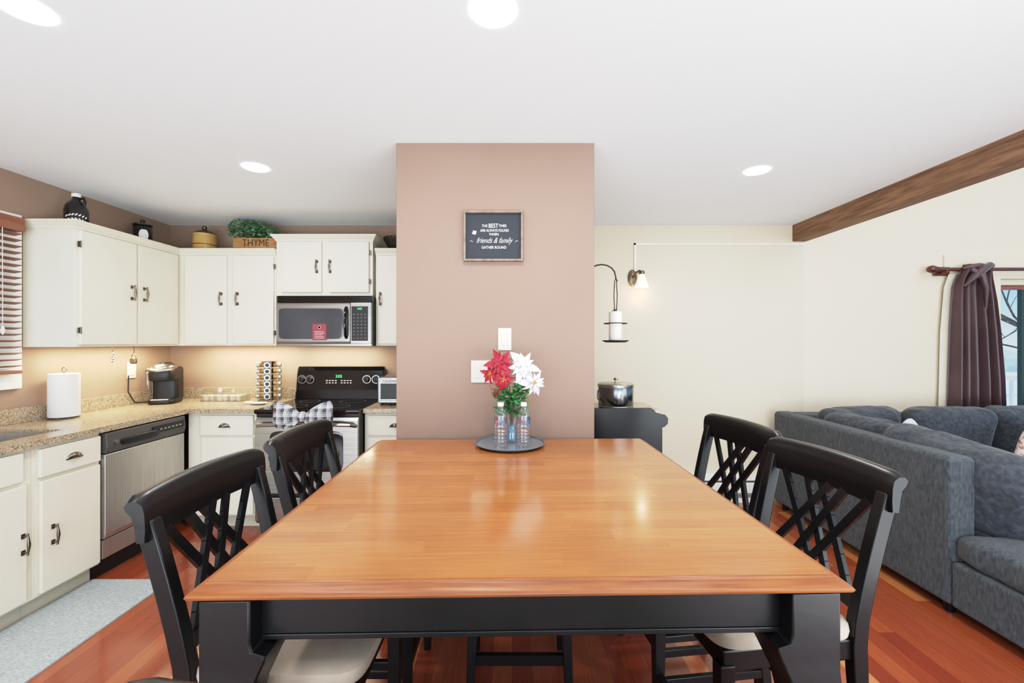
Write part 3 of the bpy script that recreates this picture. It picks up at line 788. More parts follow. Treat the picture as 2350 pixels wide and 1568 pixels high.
tag(jo, 'small glass spice jar with chrome lid in rack', 'spice jar', 'spice jars in revolving rack')
first = True
for a in range(4):
    A = math.radians(a * 90 + 20)
    for k in range(6):
        q = jo if first else jo.copy()
        if not first: COL.objects.link(q)
        first = False
        dx, dy = math.cos(A), math.sin(A)
        q.location = (-2.085 + dx * 0.076, 3.74 + dy * 0.076, CT + 0.04 + k * 0.053)
        q.rotation_euler = (0, 0, A + math.pi / 2)
sp = T('spoon_rest', 'white ceramic spoon rest on counter by stove', 'spoon rest', (-2.03, 3.5, CT))
w = MB(); w.lathe([(0.03, 0), (0.05, 0.012), (0.047, 0.014), (0.028, 0.004)], n=24, squash=(1.3, 1)); w.tube([(-0.05, 0, 0.01), (-0.11, -0.02, 0.016)], [0.014, 0.008], 8)
w.make('dish', sp, m_whitepl)

to = T('toaster_oven', 'silver countertop toaster oven with glass door', 'toaster oven', (-1.06, 3.42, CT))
MB().box(0, 0, 0.015, 0.42, 0.32, 0.225).make('body', to, m_dksteel, bevel=0.012, smooth=False)
for x in (0.03, 0.39):
    for y in (0.03, 0.29): MB().cyl((x, y, 0), 0.012, 0.016, n=12).make('foot', to, m_blackpl)
dd = MB().box(0.02, -0.012, 0.04, 0.32, 0, 0.205).make('door', to, m_dksteel, bevel=0.004, smooth=False)
MB().box(0.032, -0.015, 0.052, 0.308, -0.011, 0.176).make('door_glass', dd, m_blackpl, smooth=False)
MB().tube([(0.04, -0.012, 0.190), (0.045, -0.034, 0.192), (0.295, -0.034, 0.192), (0.30, -0.012, 0.190)], 0.006, 8).make('handle', dd, m_steel)
for z in (0.06, 0.115, 0.17): MB().lathe([(0.02, 0), (0.018, -0.02), (0.004, -0.022)], (0.37, 0.0, z), 18, 'y').make('knob', to, m_blackpl)

# ---------------------------------------------------------------- decor on cabinets
TZ = 2.179
g = T('growler_jug', 'glossy black ceramic jug with white leaf emblem', 'jug', (-2.9, 2.9, TZ))
MB().lathe([(0.055, 0), (0.062, 0.008), (0.063, 0.11), (0.056, 0.14), (0.034, 0.172), (0.02, 0.188), (0.019, 0.205)], n=32).make('body', g, m_jug)
MB().lathe([(0.024, 0.20), (0.024, 0.222), (0.015, 0.225)], n=20).make('cap', g, m_white)
MB().tube([(0.022, 0.0, 0.19), (0.05, 0, 0.195), (0.06, 0, 0.17), (0.052, 0, 0.145)], 0.008, 10).make('handle', g, m_jug)
w = MB()
for i in range(7):
    a = math.radians(-45 + (i - 3) * 15)
    for s in (-1, 1):
        zc = 0.05 + s * 0.008 + 0.01 * math.cos((i - 3) * .6)
        x, y = 0.0645 * math.cos(a), 0.0645 * math.sin(a)
        tx, ty = -math.sin(a), math.cos(a)
        w.add([(x - tx * .009, y - ty * .009, zc), (x, y, zc + s * .012), (x + tx * .009, y + ty * .009, zc + s * .014), (x, y, zc - s * 0.001)], [(0, 1, 2, 3)])
w.make('leaf_emblem', g, m_letters, smooth=False)
g = T('canister', 'black ceramic canister with lid and white label', 'canister', (-2.9, 3.42, TZ))
MB().lathe([(0.055, 0), (0.062, 0.006), (0.062, 0.135), (0.055, 0.145)], n=32).make('body', g, m_jug)
MB().lathe([(0.064, 0.145), (0.064, 0.155), (0.04, 0.168), (0.014, 0.172), (0.016, 0.19), (0.008, 0.198)], n=28).make('lid', g, m_jug)
lbl = MB(); rr = []
for z, hw in ((0.03, 0.25), (0.045, 0.42), (0.07, 0.5), (0.095, 0.42), (0.11, 0.25)):
    rr.append([(0.0628 * math.cos(-0.75 + hw * t), 0.0628 * math.sin(-0.75 + hw * t), z) for t in (-1, -.5, 0, .5, 1)])
lbl.loft(rr, cap=False, closed=False).make('paper_label', g, m_letters)
g = T('stoneware_crock', 'yellow stoneware crock with dark brown lid', 'crock', (-2.63, 3.73, TZ))
MB().lathe([(0.08, 0), (0.088, 0.01), (0.088, 0.12), (0.084, 0.135), (0.088, 0.14), (0.088, 0.155), (0.08, 0.158)], n=36).make('body', g, m_crock)
MB().lathe([(0.083, 0.156), (0.078, 0.166), (0.05, 0.18), (0.03, 0.19), (0.016, 0.2), (0.02, 0.215), (0.01, 0.228)], n=30).make('lid', g, m_crocklid)
MB().lathe([(0.0885, 0.06), (0.0888, 0.062), (0.0885, 0.066)], n=36, cap=False).make('band', g, m_crocklid)
bx = T('wooden_planter_box', 'small aged wooden box lettered THYME', 'planter box', (-2.325, 3.63, TZ))
w = MB(); w.box(0, 0, 0, 0.36, 0.012, 0.105); w.box(0, 0.128, 0, 0.36, 0.14, 0.105); w.box(0, 0.012, 0, 0.012, 0.128, 0.105); w.box(0.348, 0.012, 0, 0.36, 0.128, 0.105); w.box(0.012, 0.012, 0, 0.348, 0.128, 0.01)
w.make('body', bx, m_box, bevel=0.002, smooth=False)
lettering('THYME', 0.085, bx, (0.19, -0.001, 0.060), m_brown_letters, sx=0.82)
iv = T('potted_ivy', 'bushy green artificial ivy plant in wooden box', 'plant', (-2.15, 3.69, TZ + 0.03))
w = MB(); rnd = random.Random(11); st = MB()
def leafgeo(w, p, d, up, L, wd):
    d = d.normalized(); s_ = d.cross(up)
    if s_.length < 1e-3: s_ = Vector((1, 0, 0))
    s_.normalize(); n = s_.cross(d)
    q = [p, p + d * L * .35 + s_ * wd - n * wd * .3, p + d * L + n * (-.15 * L), p + d * L * .35 - s_ * wd - n * wd * .3, p + d * L * .5 + n * wd * .15]
    w.add(q, [(0, 1, 4), (1, 2, 4), (2, 3, 4), (3, 0, 4)])
for i in range(560):
    a = rnd.uniform(0, 2 * math.pi); t = rnd.random() ** 0.5
    x = math.cos(a) * t * 0.225; y = math.sin(a) * t * 0.08 - 0.02
    zt = 0.07 + (0.165 * max(0.1, (1 - (abs(x + 0.06) / 0.30) ** 2))) * rnd.uniform(0.2, 1.0)
    if x > 0.08: zt = min(zt, 0.20)
    if abs(x) > 0.15: y = min(y, -0.03)
    p = Vector((x, y, zt))
    leafgeo(w, p, Vector((rnd.uniform(-1, 1), rnd.uniform(-1, .2), rnd.uniform(-.7, .35))), Vector((rnd.uniform(-.4, .4), -0.6, 1)), rnd.uniform(.03, .046), rnd.uniform(.011, .018))
w.make('leaves', iv, m_leaf, smooth=False)
for i in range(14):
    x = rnd.uniform(-0.14, 0.14)
    st.tube([(x * .5, 0, 0.0), (x * .8, rnd.uniform(-.03, .03), 0.08), (x, rnd.uniform(-.05, .04), 0.16)], 0.002, 5)
st.make('stem', iv, m_stem)
g = T('ribbed_bowl', 'dark ribbed decorative bowl on wall cabinet', 'bowl', (-0.975, 3.72, TZ))
w = MB(); rings = []
for r, hz in ((0.03, 0), (0.05, 0.01), (0.085, 0.05), (0.112, 0.10), (0.118, 0.12), (0.108, 0.12), (0.075, 0.05), (0.03, 0.015)):
    rings.append([(r * (1 + .03 * (j % 2)) * math.cos(2 * math.pi * j / 48), r * (1 + .03 * (j % 2)) * math.sin(2 * math.pi * j / 48), hz) for j in range(48)])
w.loft(rings); w.make('body', g, m_iron, smooth=False)

# ---------------------------------------------------------------- pillar items
sg = T('framed_sign', 'walnut framed black sign with white lettering', 'wall sign', (-0.097, 2.279, 1.967))
hw, hh, fw = 0.154, 0.13, 0.011
w = MB()
w.box(-hw, -0.03, -hh, hw, 0, -hh + fw); w.box(-hw, -0.03, hh - fw, hw, 0, hh); w.box(-hw, -0.03, -hh + fw, -hw + fw, 0, hh - fw); w.box(hw - fw, -0.03, -hh + fw, hw, 0, hh - fw)
w.make('frame', sg, m_frame, bevel=0.002, smooth=False)
bd = MB().box(-hw + fw, -0.012, -hh + fw, hw - fw, -0.002, hh - fw).make('board', sg, m_board, smooth=False)
Y_ = -0.0128
lettering('THE', 0.019, bd, (-0.045, Y_, 0.054), m_letters, sx=.85)
lettering('BEST', 0.031, bd, (0.0, Y_, 0.054), m_letters, sx=.78)
lettering('TIMES', 0.019, bd, (0.048, Y_, 0.054), m_letters, sx=.82)
lettering('ARE ALWAYS FOUND', 0.0195, bd, (0.006, Y_, 0.030), m_letters, sx=.78)
lettering('WHEN', 0.0195, bd, (0.003, Y_, 0.010), m_letters, sx=.85)
lettering('friends & family', 0.040, bd, (0.003, Y_, -0.022), m_letters, shear=0.5, sx=.74, bold=-0.0004)
lettering('GATHER ROUND', 0.0195, bd, (0.003, Y_, -0.058), m_letters, sx=.85)
w = MB()
leafpts = [(0, -16), (1, -6), (7, -8), (6, -4), (14, 1), (11, 3), (12, 8), (7, 7), (6, 9), (3, 6), (4, 14), (1.5, 12), (0, 17), (-1.5, 12), (-4, 14), (-3, 6), (-6, 9), (-7, 7), (-12, 8), (-11, 3), (-14, 1), (-6, -4), (-7, -8), (-1, -6)]
ca, sa = math.cos(.5), math.sin(.5)
vs = [(-0.098 + (x * ca - y * sa) * 0.00095, Y_, 0.018 + (x * sa + y * ca) * 0.00095) for x, y in leafpts]
vs.append((-0.098, Y_, 0.018)); n = len(leafpts)
w.add(vs, [(i, (i + 1) % n, n) for i in range(n)]); w.make('maple_leaf', bd, m_letters, smooth=False)
w = MB()
for s in (-1, 1): w.tube([(0.003 + s * 0.110, Y_, -0.03), (0.003 + s * 0.117, Y_, -0.022), (0.003 + s * 0.126, Y_, -0.026)], 0.0009, 5)
w.make('flourish', bd, m_letters)
def swplate(label, x, z, n):
    s = T('light_switch', label, 'light switch', (x, 2.279, z)); W2 = 0.035 + 0.023 * (n - 1)
    MB().box(-W2, -0.006, -0.058, W2, 0, 0.058).make('plate', s, m_whitepl, bevel=0.002, smooth=False)
    for i in range(n):
        cx = (i - (n - 1) / 2) * 0.046
        MB().rects([(cx - 0.016, -0.008, cx + 0.016, -0.005, -0.033), (cx - 0.016, -0.011, cx + 0.016, -0.005, 0.03), (cx - 0.016, -0.009, cx + 0.016, -0.005, 0.033)]).make('rocker', s, m_whitepl, bevel=0.001, smooth=False)
swplate('single ivory rocker switch plate on mauve wall', -0.038, 1.432, 1)
swplate('double white rocker switch plate on mauve wall', -0.156, 1.263, 2)

sc = T('wall_sconce', 'bronze wall sconce with frosted bell glass shade', 'wall lamp', (1.075, 3.899, 1.99))
MB().lathe([(0.055, 0), (0.052, -0.012), (0.03, -0.02), (0.01, -0.024)], n=28, axis='y', squash=(0.75, 1.35)).make('wall_plate', sc, m_bronze)
MB().tube([(0, -0.02, 0.0), (0.01, -0.07, 0.03), (0.03, -0.12, 0.045), (0.045, -0.135, 0.03)], 0.009, 10).make('arm', sc, m_bronze)
MB().lathe([(0.008, 0.045), (0.022, 0.04), (0.026, 0.02), (0.026, 0.01)], (0.045, -0.135, 0), 22).make('socket_cup', sc, m_bronze)
MB().lathe([(0.024, 0.014), (0.03, -0.01), (0.042, -0.045), (0.05, -0.075), (0.06, -0.098), (0.057, -0.098), (0.046, -0.07), (0.026, -0.01), (0.02, 0.012)], (0.045, -0.135, 0), 28, cap=False).make('lamp_shade', sc, m_shade)
pl = bpy.data.lights.new('sconce_bulb', 'POINT'); pl.energy = 1.2; pl.color = (1, 0.80, 0.55); pl.shadow_soft_size = 0.03
po = bpy.data.objects.new('sconce_bulb', pl); COL.objects.link(po); po.location = (1.12, 3.76, 1.85)

hk = T('hanging_candle_holder', 'wrought iron hook with hanging candle holder', 'candle holder', (0.432, 2.66, 0))
w = MB()
w.box(0.0, -0.012, 1.60, 0.006, 0.012, 1.86)
path = [(0.006, 0, 1.64), (0.03, 0, 1.74), (0.03, 0, 1.82)]
for i in range(9):
    a = math.pi - i * math.pi / 8
    path.append((0.115 + 0.085 * math.cos(a), 0, 1.82 + 0.07 * math.sin(a)))
path += [(0.203, 0, 1.80), (0.212, 0, 1.79)]
w.tube(path, 0.0045, 8); w.make('wall_hook', hk, m_iron)
cx = 0.2
w = MB()
w.tube([(cx - 0.006, 0, 1.60), (cx - 0.010, 0, 1.70), (cx - 0.006, 0, 1.79), (cx, 0, 1.806), (cx + 0.006, 0, 1.79), (cx + 0.010, 0, 1.70), (cx + 0.006, 0, 1.60)], 0.003, 6)
for r, z in ((0.068, 1.53),):
    w.tube([(cx + r * math.cos(a), r * math.sin(a), z) for a in [i * math.pi / 12 for i in range(25)]], 0.0035, 6)
for s in (-1, 1):
    w.tube([(cx + s * 0.006, 0.0, 1.62), (cx + s * 0.006, 0.045, 1.61), (cx + s * 0.008, 0.066, 1.53), (cx + s * 0.008, 0.06, 1.42)], 0.003, 6)
w.make('hanger', hk, m_iron)
MB().lathe([(0.02, 1.415), (0.06, 1.414), (0.08, 1.424), (0.078, 1.428), (0.05, 1.42), (0.01, 1.42)], (cx, 0, 0), 30).make('candle_tray', hk, m_iron)
cn = T('pillar_candle', 'white pillar candle in hanging iron holder', 'candle', (0.431 + cx, 2.66, 1.424))
MB().lathe([(0.037, 0), (0.039, 0.004), (0.039, 0.172), (0.035, 0.178), (0.01, 0.172)], n=28).make('wax', cn, m_candle)
MB().tube([(0, 0, 0.17), (0.002, 0, 0.19)], 0.0015, 6).make('wick', cn, m_blackpl)

# ---------------------------------------------------------------- console + ice bucket
cs = T('console_cabinet', 'black wooden console cabinet with scalloped gallery back', 'console', (0.445, 2.78, 0))
MB().box(0.0, 0.025, 0.08, 0.49, 0.38, 0.955).make('body', cs, m_black, bevel=0.004, smooth=False)
w = MB(); pr = [(0.0, 0.86), (0.0, 0.995), (0.44, 0.995), (0.46, 0.985), (0.475, 0.965), (0.50, 0.957), (0.535, 0.95), (0.552, 0.93), (0.55, 0.895), (0.53, 0.875), (0.515, 0.87), (0.515, 0.0), (0.0, 0.0)]
w.loft([[(x, y, z) for x, z in pr] for y in (0.0, 0.022)]); w.make('gallery_panel', cs, m_black, bevel=0.003, smooth=False)
MB().box(0.0, 0.023, 0.956, 0.51, 0.40, 0.978).make('top', cs, m_granite, bevel=0.003, smooth=False)
ib = T('ice_bucket', 'dark polished steel ice bucket with chrome lid', 'ice bucket', (0.70, 2.94, 0.979))
MB().lathe([(0.112, 0), (0.115, 0.004), (0.117, 0.135), (0.115, 0.14)], n=40).make('body', ib, m_dksteel)
MB().lathe([(0.119, 0.135), (0.12, 0.14), (0.12, 0.155), (0.11, 0.162), (0.02, 0.166)], n=40).make('lid', ib, m_steel)
MB().lathe([(0.006, 0.165), (0.006, 0.178), (0.014, 0.182), (0.016, 0.19), (0.008, 0.198)], n=18).make('lid_knob', ib, m_steel)
MB().tube([(-0.12, 0, 0.115), (-0.128, -0.02, 0.06), (-0.11, -0.07, 0.03)], 0.004, 8).make('bail_handle', ib, m_steel)
MB().lathe([(0.1165, 0.006), (0.118, 0.008), (0.118, 0.014), (0.1165, 0.016)], n=40, cap=False).make('base_band', ib, m_steel)

# ---------------------------------------------------------------- dining table
tb = T('dining_table', 'square counter-height dining table with honey-brown top', 'dining table', (0.012, 1.577, 0), 0.022)
HX, HY = 0.69, 0.684
tt = MB()
def rc(i, z): return (-HX + i, -HY + i, HX - i, HY - i, z)
tt.rects([rc(0.03, 0.889), rc(0.03, 0.92)])
tt.make('tabletop', tb, m_table, smooth=False)
tt = MB()
rr = [rc(0.0295, 0.9195), rc(0.026, 0.9185), rc(0.023, 0.914), rc(0.014, 0.911), rc(0.004, 0.907), rc(0.0, 0.901), rc(0.003, 0.895), rc(0.012, 0.893), rc(0.014, 0.889), rc(0.024, 0.886), rc(0.034, 0.885)]
tt.loft([[(a, b, z), (c, b, z), (c, d, z), (a, d, z)] for a, b, c, d, z in rr], cap=False)
tt.make('table_edge', tb, m_edge, angle=40)
ax, ay = 0.595, 0.615
w = MB()
w.box(-ax, -ay - 0.01, 0.785, ax, -ay + 0.015, 0.888); w.box(-ax, ay - 0.015, 0.785, ax, ay + 0.01, 0.888)
w.box(-ax - 0.01, -ay, 0.785, -ax + 0.015, ay, 0.888); w.box(ax - 0.015, -ay, 0.785, ax + 0.01, ay, 0.888)
w.box(-ax, -ay - 0.014, 0.778, ax, -ay + 0.018, 0.790); w.box(-ax, ay - 0.018, 0.778, ax, ay + 0.014, 0.790)
w.make('apron', tb, m_black, bevel=0.002, smooth=False)
secs = [(0.888, 0, .052), (0.80, 0, .052), (0.778, -.002, .054), (0.772, -.016, .068), (0.755, -.014, .066), (0.72, -.006, .058), (0.67, .006, .050), (0.60, .012, .044), (0.5, .008, .040), (0.35, .0, .036), (0.2, -.002, .034), (0.10, .006, .035), (0.04, .02, .038), (0.0, .024, .036)]
for sx in (-1, 1):
    for sy in (-1, 1):
        w = MB(); rings = []
        for z, off, hw in secs:
            cx_, cy_ = sx * (0.618 + off), sy * (0.618 + off)
            rings.append([(cx_ - hw, cy_ - hw, z), (cx_ + hw, cy_ - hw, z), (cx_ + hw, cy_ + hw, z), (cx_ - hw, cy_ + hw, z)])
        w.loft(rings); w.make('leg', tb, m_black, bevel=0.004, smooth=True, angle=50)

# ---------------------------------------------------------------- chairs
def yback(z):
    if z <= 0.6: return 0.205 + 0.05 * ((0.6 - z) / 0.6) ** 1.5
    t = (z - 0.6) / 0.44
    return 0.205 + 0.10 * t ** 1.25
def build_chair(loc, rz, label, group):
    ch = T('dining_chair', label, 'chair', loc, rz, group=group)
    w = MB(); w.ell((0, -0.005, 0.612), (0.225, 0.212, 0.032), 0.45, 0.28, nu=40, nv=14); w.make('seat', ch, m_seat, label='beige microfiber seat cushion')
    MB().box(-0.21, -0.195, 0.53, 0.21, 0.195, 0.59).make('seat_frame', ch, m_black, bevel=0.006, smooth=False)
    for sx in (-1, 1):
        w = MB(); rings = []
        for i in range(15):
            z = 0.0 + 1.0 * i / 14
            yb = yback(z); xx = sx * (0.205 + 0.012 * max(0, (z - .6)) / .4)
            wd = 0.017; dp = 0.022 if z > .45 else 0.018 + .004 * z
            rings.append([(xx - wd, yb - dp, z), (xx + wd, yb - dp, z), (xx + wd, yb + dp, z), (xx - wd, yb + dp, z)])
        w.loft(rings); w.make('leg', ch, m_black, bevel=0.004, angle=50)
        w = MB(); w.loft([[(sx * .195 - a, -.185 - a, z), (sx * .195 + a, -.185 - a, z), (sx * .195 + a, -.185 + a, z), (sx * .195 - a, -.185 + a, z)] for z, a in ((0, .014), (.3, .019), (.55, .021))])
        w.make('leg', ch, m_black, bevel=0.003, smooth=False)
        MB().box(sx * .2 - .009, -.18, .17, sx * .2 + .009, .22, .20).make('stretcher', ch, m_black, bevel=0.002, smooth=False)
        MB().box(sx * .2 - .009, -.18, .33, sx * .2 + .009, .21, .355).make('stretcher', ch, m_black, bevel=0.002, smooth=False)
    MB().box(-.19, -.20, .20, .19, -.175, .235).make('stretcher', ch, m_black, bevel=0.002, smooth=False)
    MB().box(-.19, .20, .25, .19, .225, .28).make('stretcher', ch, m_black, bevel=0.002, smooth=False)
    prof = [(-.012, .945), (.010, .943), (.015, .98), (.022, 1.012), (.038, 1.028), (.044, 1.042), (.034, 1.054), (.012, 1.056), (-.006, 1.044), (-.012, 1.02), (-.014, .98)]
    rings = []
    for i in range(21):
        t = -1 + 2 * i / 20; x = 0.247 * t
        bowy = 0.022 * (1 - t * t)
        k = 1.0 if abs(t) < 0.93 else 0.86
        zc = 1.0
        dz = 0.006 * (1 - t * t)
        rings.append([(x, 0.286 + bowy + py * k, zc + (pz - zc) * k + dz) for py, pz in prof])
    MB().loft(rings).make('crest_rail', ch, m_black, angle=60)
    w = MB()
    def bow(x): return 0.02 * (1 - (x / .21) ** 2)
    zl, zt = 0.675, 0.955
    for i in range(8):
        xa = -.2 + .05 * i; xb = xa + .05
        w.bar((xa, yback(zl) + bow(xa), zl), (xb, yback(zl) + bow(xb), zl), 0.04, 0.018)
    for xa, xb, o in ((-.165, .02, 0), (-.02, .165, 0), (.02, -.165, .006), (.165, -.02, .006), (-.075, .075, -.002), (.075, -.075, .008)):
        n = 6; pts = []
        for i in range(n + 1):
            t = i / n; x = xa + (xb - xa) * t; z = zl + (zt - zl) * t
            pts.append(Vector((x, yback(z) + bow(x) + o * .5, z)))
        for p, q in zip(pts, pts[1:]): w.bar(p, q + (q - p) * .05, 0.024, 0.013)
    w.make('lattice_back', ch, m_black, smooth=False)
    return ch
c0 = build_chair((-0.575, 1.255, 0), R90, 'black wooden counter chair with lattice back and beige seat', 'counter-height dining chairs')
copy_thing(c0, (-0.575, 1.82, 0), R90)
copy_thing(c0, (0.735, 1.40, 0), -R90 + math.radians(7))
copy_thing(c0, (0.735, 1.945, 0), -R90 + math.radians(7))
copy_thing(c0, (-0.155, 0.757, 0), math.pi - math.radians(3.5))
copy_thing(c0, (0.33, 0.735, 0), math.pi)

def stool(name, label, loc, w2, d2, zt):
    s = T(name, label, 'stool', loc)
    MB().ell((0, 0, zt - 0.03), (w2, d2, 0.032), 0.4, 0.2, nu=40).make('seat', s, m_seat)
    MB().box(-w2 + .02, -d2 + .02, zt - 0.11, w2 - .02, d2 - .02, zt - 0.05).make('seat_frame', s, m_black, bevel=.004, smooth=False)
    for sx in (-1, 1):
        for sy in (-1, 1):
            MB().loft([[(sx * (w2 - .035 + o) - a, sy * (d2 - .035 + o) - a, z), (sx * (w2 - .035 + o) + a, sy * (d2 - .035 + o) - a, z), (sx * (w2 - .035 + o) + a, sy * (d2 - .035 + o) + a, z), (sx * (w2 - .035 + o) - a, sy * (d2 - .035 + o) + a, z)] for z, a, o in ((0, .016, .02), (zt - .1, .02, 0))]).make('leg', s, m_black, bevel=.003, smooth=False)
    for sy in (-1, 1): MB().box(-w2 + .03, sy * (d2 - .025) - .01, .15, w2 - .03, sy * (d2 - .025) + .01, .19).make('stretcher', s, m_black, smooth=False)
    for sx in (-1, 1): MB().box(sx * (w2 - .025) - .01, -d2 + .03, .27, sx * (w2 - .025) + .01, d2 - .03, .30).make('stretcher', s, m_black, smooth=False)
    return s
stool('counter_stool', 'black backless counter stool tucked under the table', (0.03, 1.86, 0), 0.21, 0.17, 0.62)

# ---------------------------------------------------------------- table setting
TT = 0.921
tr_ = T('round_tray', 'round galvanized metal tray on dining table', 'tray', (-0.01, 2.10, TT))
MB().lathe([(0.13, 0), (0.15, 0.004), (0.162, 0.0095), (0.161, 0.011), (0.148, 0.0075), (0.13, 0.005), (0.01, 0.005)], n=48).make('dish', tr_, m_tray)
MB().lathe([(0.160, 0.0095), (0.167, 0.012), (0.169, 0.015), (0.166, 0.017), (0.161, 0.0145), (0.159, 0.011)], n=48, cap=False).make('rim', tr_, m_trayrim)
bt = T('water_bottle', 'clear plastic water bottle with blue and white label', 'water bottle', (-0.053, 2.045, TT + 0.006), group='water bottles on the tray')
pr = [(0.026, 0), (0.031, 0.004)]
for i in range(5): pr += [(0.0315, 0.012 + i * .016), (0.0295, 0.018 + i * .016), (0.0315, 0.024 + i * .016)]
pr += [(0.031, 0.098), (0.031, 0.138), (0.030, 0.15), (0.024, 0.172), (0.014, 0.188), (0.0125, 0.192)]
MB().lathe(pr, n=32, cap=True).make('bottle_body', bt, m_plbottle)
MB().lathe([(0.0145, 0.19), (0.0145, 0.206), (0.012, 0.207)], n=20).make('bottle_cap', bt, m_white)
lb = MB().lathe([(0.0318, 0.098), (0.0318, 0.138)], n=32, cap=False).make('bottle_label', bt, m_label)
lettering('PURE', 0.013, lb, (0.006, 0, 0.122), m_lblue, wrap=0.0322)
lettering('LIFE', 0.013, lb, (0.006, 0, 0.109), m_lblue, wrap=0.0322)
w = MB(); w.lathe([(0.006, 0), (0.001, -0.0005)], (-0.017, -0.029, 0.122), 14, 'y'); w.make('label_logo', lb, m_lred)
copy_thing(bt, (0.055, 2.05, TT + 0.006), 0.25)
vs_ = T('glass_vase', 'clear glass bud vase filled with blue beads', 'vase', (-0.003, 2.13, TT + 0.006))
MB().lathe([(0.03, 0), (0.032, 0.005), (0.026, 0.03), (0.024, 0.08), (0.028, 0.14), (0.038, 0.185), (0.0365, 0.185), (0.0265, 0.14), (0.0225, 0.08), (0.024, 0.03), (0.026, 0.01)], n=32, cap=True).make('vase_body', vs_, m_glass)
bd2 = MB(); rnd = random.Random(5)
for i in range(110):
    a = rnd.uniform(0, 6.28); r = 0.018 * rnd.random() ** .5; z = rnd.uniform(0.014, 0.085)
    bd2.ell((-0.003 + r * math.cos(a), 2.13 + r * math.sin(a), TT + 0.006 + z), (.0048, .0048, .0048), nu=8, nv=5)
o = bd2.make('glass_beads', mat=m_bead); tag(o, 'blue decorative glass beads inside the vase', 'beads'); o['kind'] = 'stuff'

def flower(name, label, tip, facing, L, mat, np_=6, layers=2, seed=0, group=None, center=m_berry):
    rnd = random.Random(seed)
    base = Vector((-0.003, 2.13, TT + 0.10)); tip = Vector(tip)
    f = T(name, label, 'flower', base, group=group)
    t = tip - base; F = Vector(facing).normalized()
    up = Vector((0, 0, 1)); U = F.cross(up).normalized(); V = U.cross(F).normalized()
    mid = Vector((t.x * .15, t.y * .15, t.z * .6))
    MB().tube([(0, 0, 0), tuple(mid), tuple(t)], 0.0022, 6).make('stem', f, m_stem)
    w = MB()
    for l in range(layers):
        for k in range(np_):
            a = 2 * math.pi * (k + 0.5 * l + rnd.uniform(-.18, .18)) / np_
            D = U * math.cos(a) + V * math.sin(a)
            S = F.cross(D)
            ln = L * (1 - .25 * l) * rnd.uniform(.8, 1.2); wd = ln * rnd.uniform(0.16, .215)
            rows = [(0, .12), (.2, .6), (.42, 1.0), (.62, .85), (.8, .45), (.92, .18), (1, .02)]
            rings = []
            droop = rnd.uniform(-.1, .55); tw = rnd.uniform(-.7, .7)
            for s, q in rows:
                c = t + D * ln * s + F * (0.012 * l + ln * (.36 * s - (.30 + droop) * s * s))
                S2 = (S + F * tw * s).normalized()
                rings.append([tuple(c - S2 * wd * q + F * wd * .28 * q), tuple(c - F * .002), tuple(c + S2 * wd * q + F * wd * .28 * q)])
            w.loft(rings, cap=False, closed=False)
    w.make('petals', f, mat, angle=80)
    w = MB()
    for k in range(7):
        a = k * 2.4; r = 0.0045 * k ** .5
        c = t + U * r * math.cos(a) + V * r * math.sin(a) + F * 0.016
        w.ell(tuple(c), (.0035, .0035, .0035), nu=8, nv=5)
    w.make('flower_center', f, center)
    return f
flower('poinsettia', 'red fabric poinsettia bloom in glass vase', (-0.055, 2.07, 1.315), (-.3, -1, .35), 0.078, m_red, 6, 3, 1, 'red poinsettias')
flower('poinsettia', 'red fabric poinsettia bloom in glass vase', (-0.098, 2.10, 1.265), (-.6, -.9, .1), 0.06, m_red, 6, 2, 2, 'red poinsettias')
flower('poinsettia', 'red fabric poinsettia bloom in glass vase', (-0.04, 2.05, 1.24), (0, -1, .0), 0.055, m_red, 6, 2, 3, 'red poinsettias')
flower('white_poinsettia', 'white fabric poinsettia bloom in glass vase', (0.05, 2.07, 1.30), (.1, -1, .35), 0.088, m_wpetal, 6, 3, 4, 'white poinsettias')
flower('white_poinsettia', 'white fabric poinsettia bloom in glass vase', (0.1, 2.07, 1.225), (.5, -1, .0), 0.08, m_wpetal, 6, 2, 5, 'white poinsettias')
fg = T('greenery_spray', 'green leafy artificial foliage with red berries in vase', 'foliage', (-0.003, 2.13, TT + 0.17))
w = MB(); rnd = random.Random(21)
for i in range(150):
    a = rnd.uniform(0, 6.28); r = rnd.uniform(.01, .095); zz = rnd.uniform(-.03, .13)
    d = Vector((math.cos(a), math.sin(a) * .8 - .2, rnd.uniform(-.5, .9)))
    leafgeo(w, Vector((math.cos(a) * r * .75, math.sin(a) * r * .55 - .01, zz)), d, Vector((0, -.3, 1)), rnd.uniform(.035, .058), rnd.uniform(.008, .013))
w.make('leaves', fg, m_leaf2, smooth=False)
w = MB()
for i in range(26):
    w.ell((rnd.uniform(-.11, -.02), rnd.uniform(-.1, -.05), rnd.uniform(.10, .17)), (.004, .004, .004), nu=8, nv=5)
w.make('berries', fg, m_rberry)
w = MB()
for i in range(5):
    a = i * 1.3; w.tube([(0, 0, -0.1), (math.cos(a) * .02, math.sin(a) * .015, .0), (math.cos(a) * .06, math.sin(a) * .04, .1)], 0.0018, 5)
w.make('stem', fg, m_stem)
pc = T('pinecone', 'small brown pinecone nestled among the flowers', 'pinecone', (-0.075, 2.05, 1.175))
w = MB()
for k in range(40):
    t = k / 40; a = k * 2.4; r = 0.02 * math.sin(math.pi * (0.12 + .8 * t)) + .002; z = -0.022 + .045 * t
    leafgeo(w, Vector((r * .3 * math.cos(a), r * .3 * math.sin(a), z)), Vector((math.cos(a), math.sin(a), .5)), Vector((0, 0, 1)), r * .95, .006)
w.ell((0, 0, 0), (.009, .009, .022), nu=10, nv=8)
w.make('scales', pc, m_cone, smooth=False)
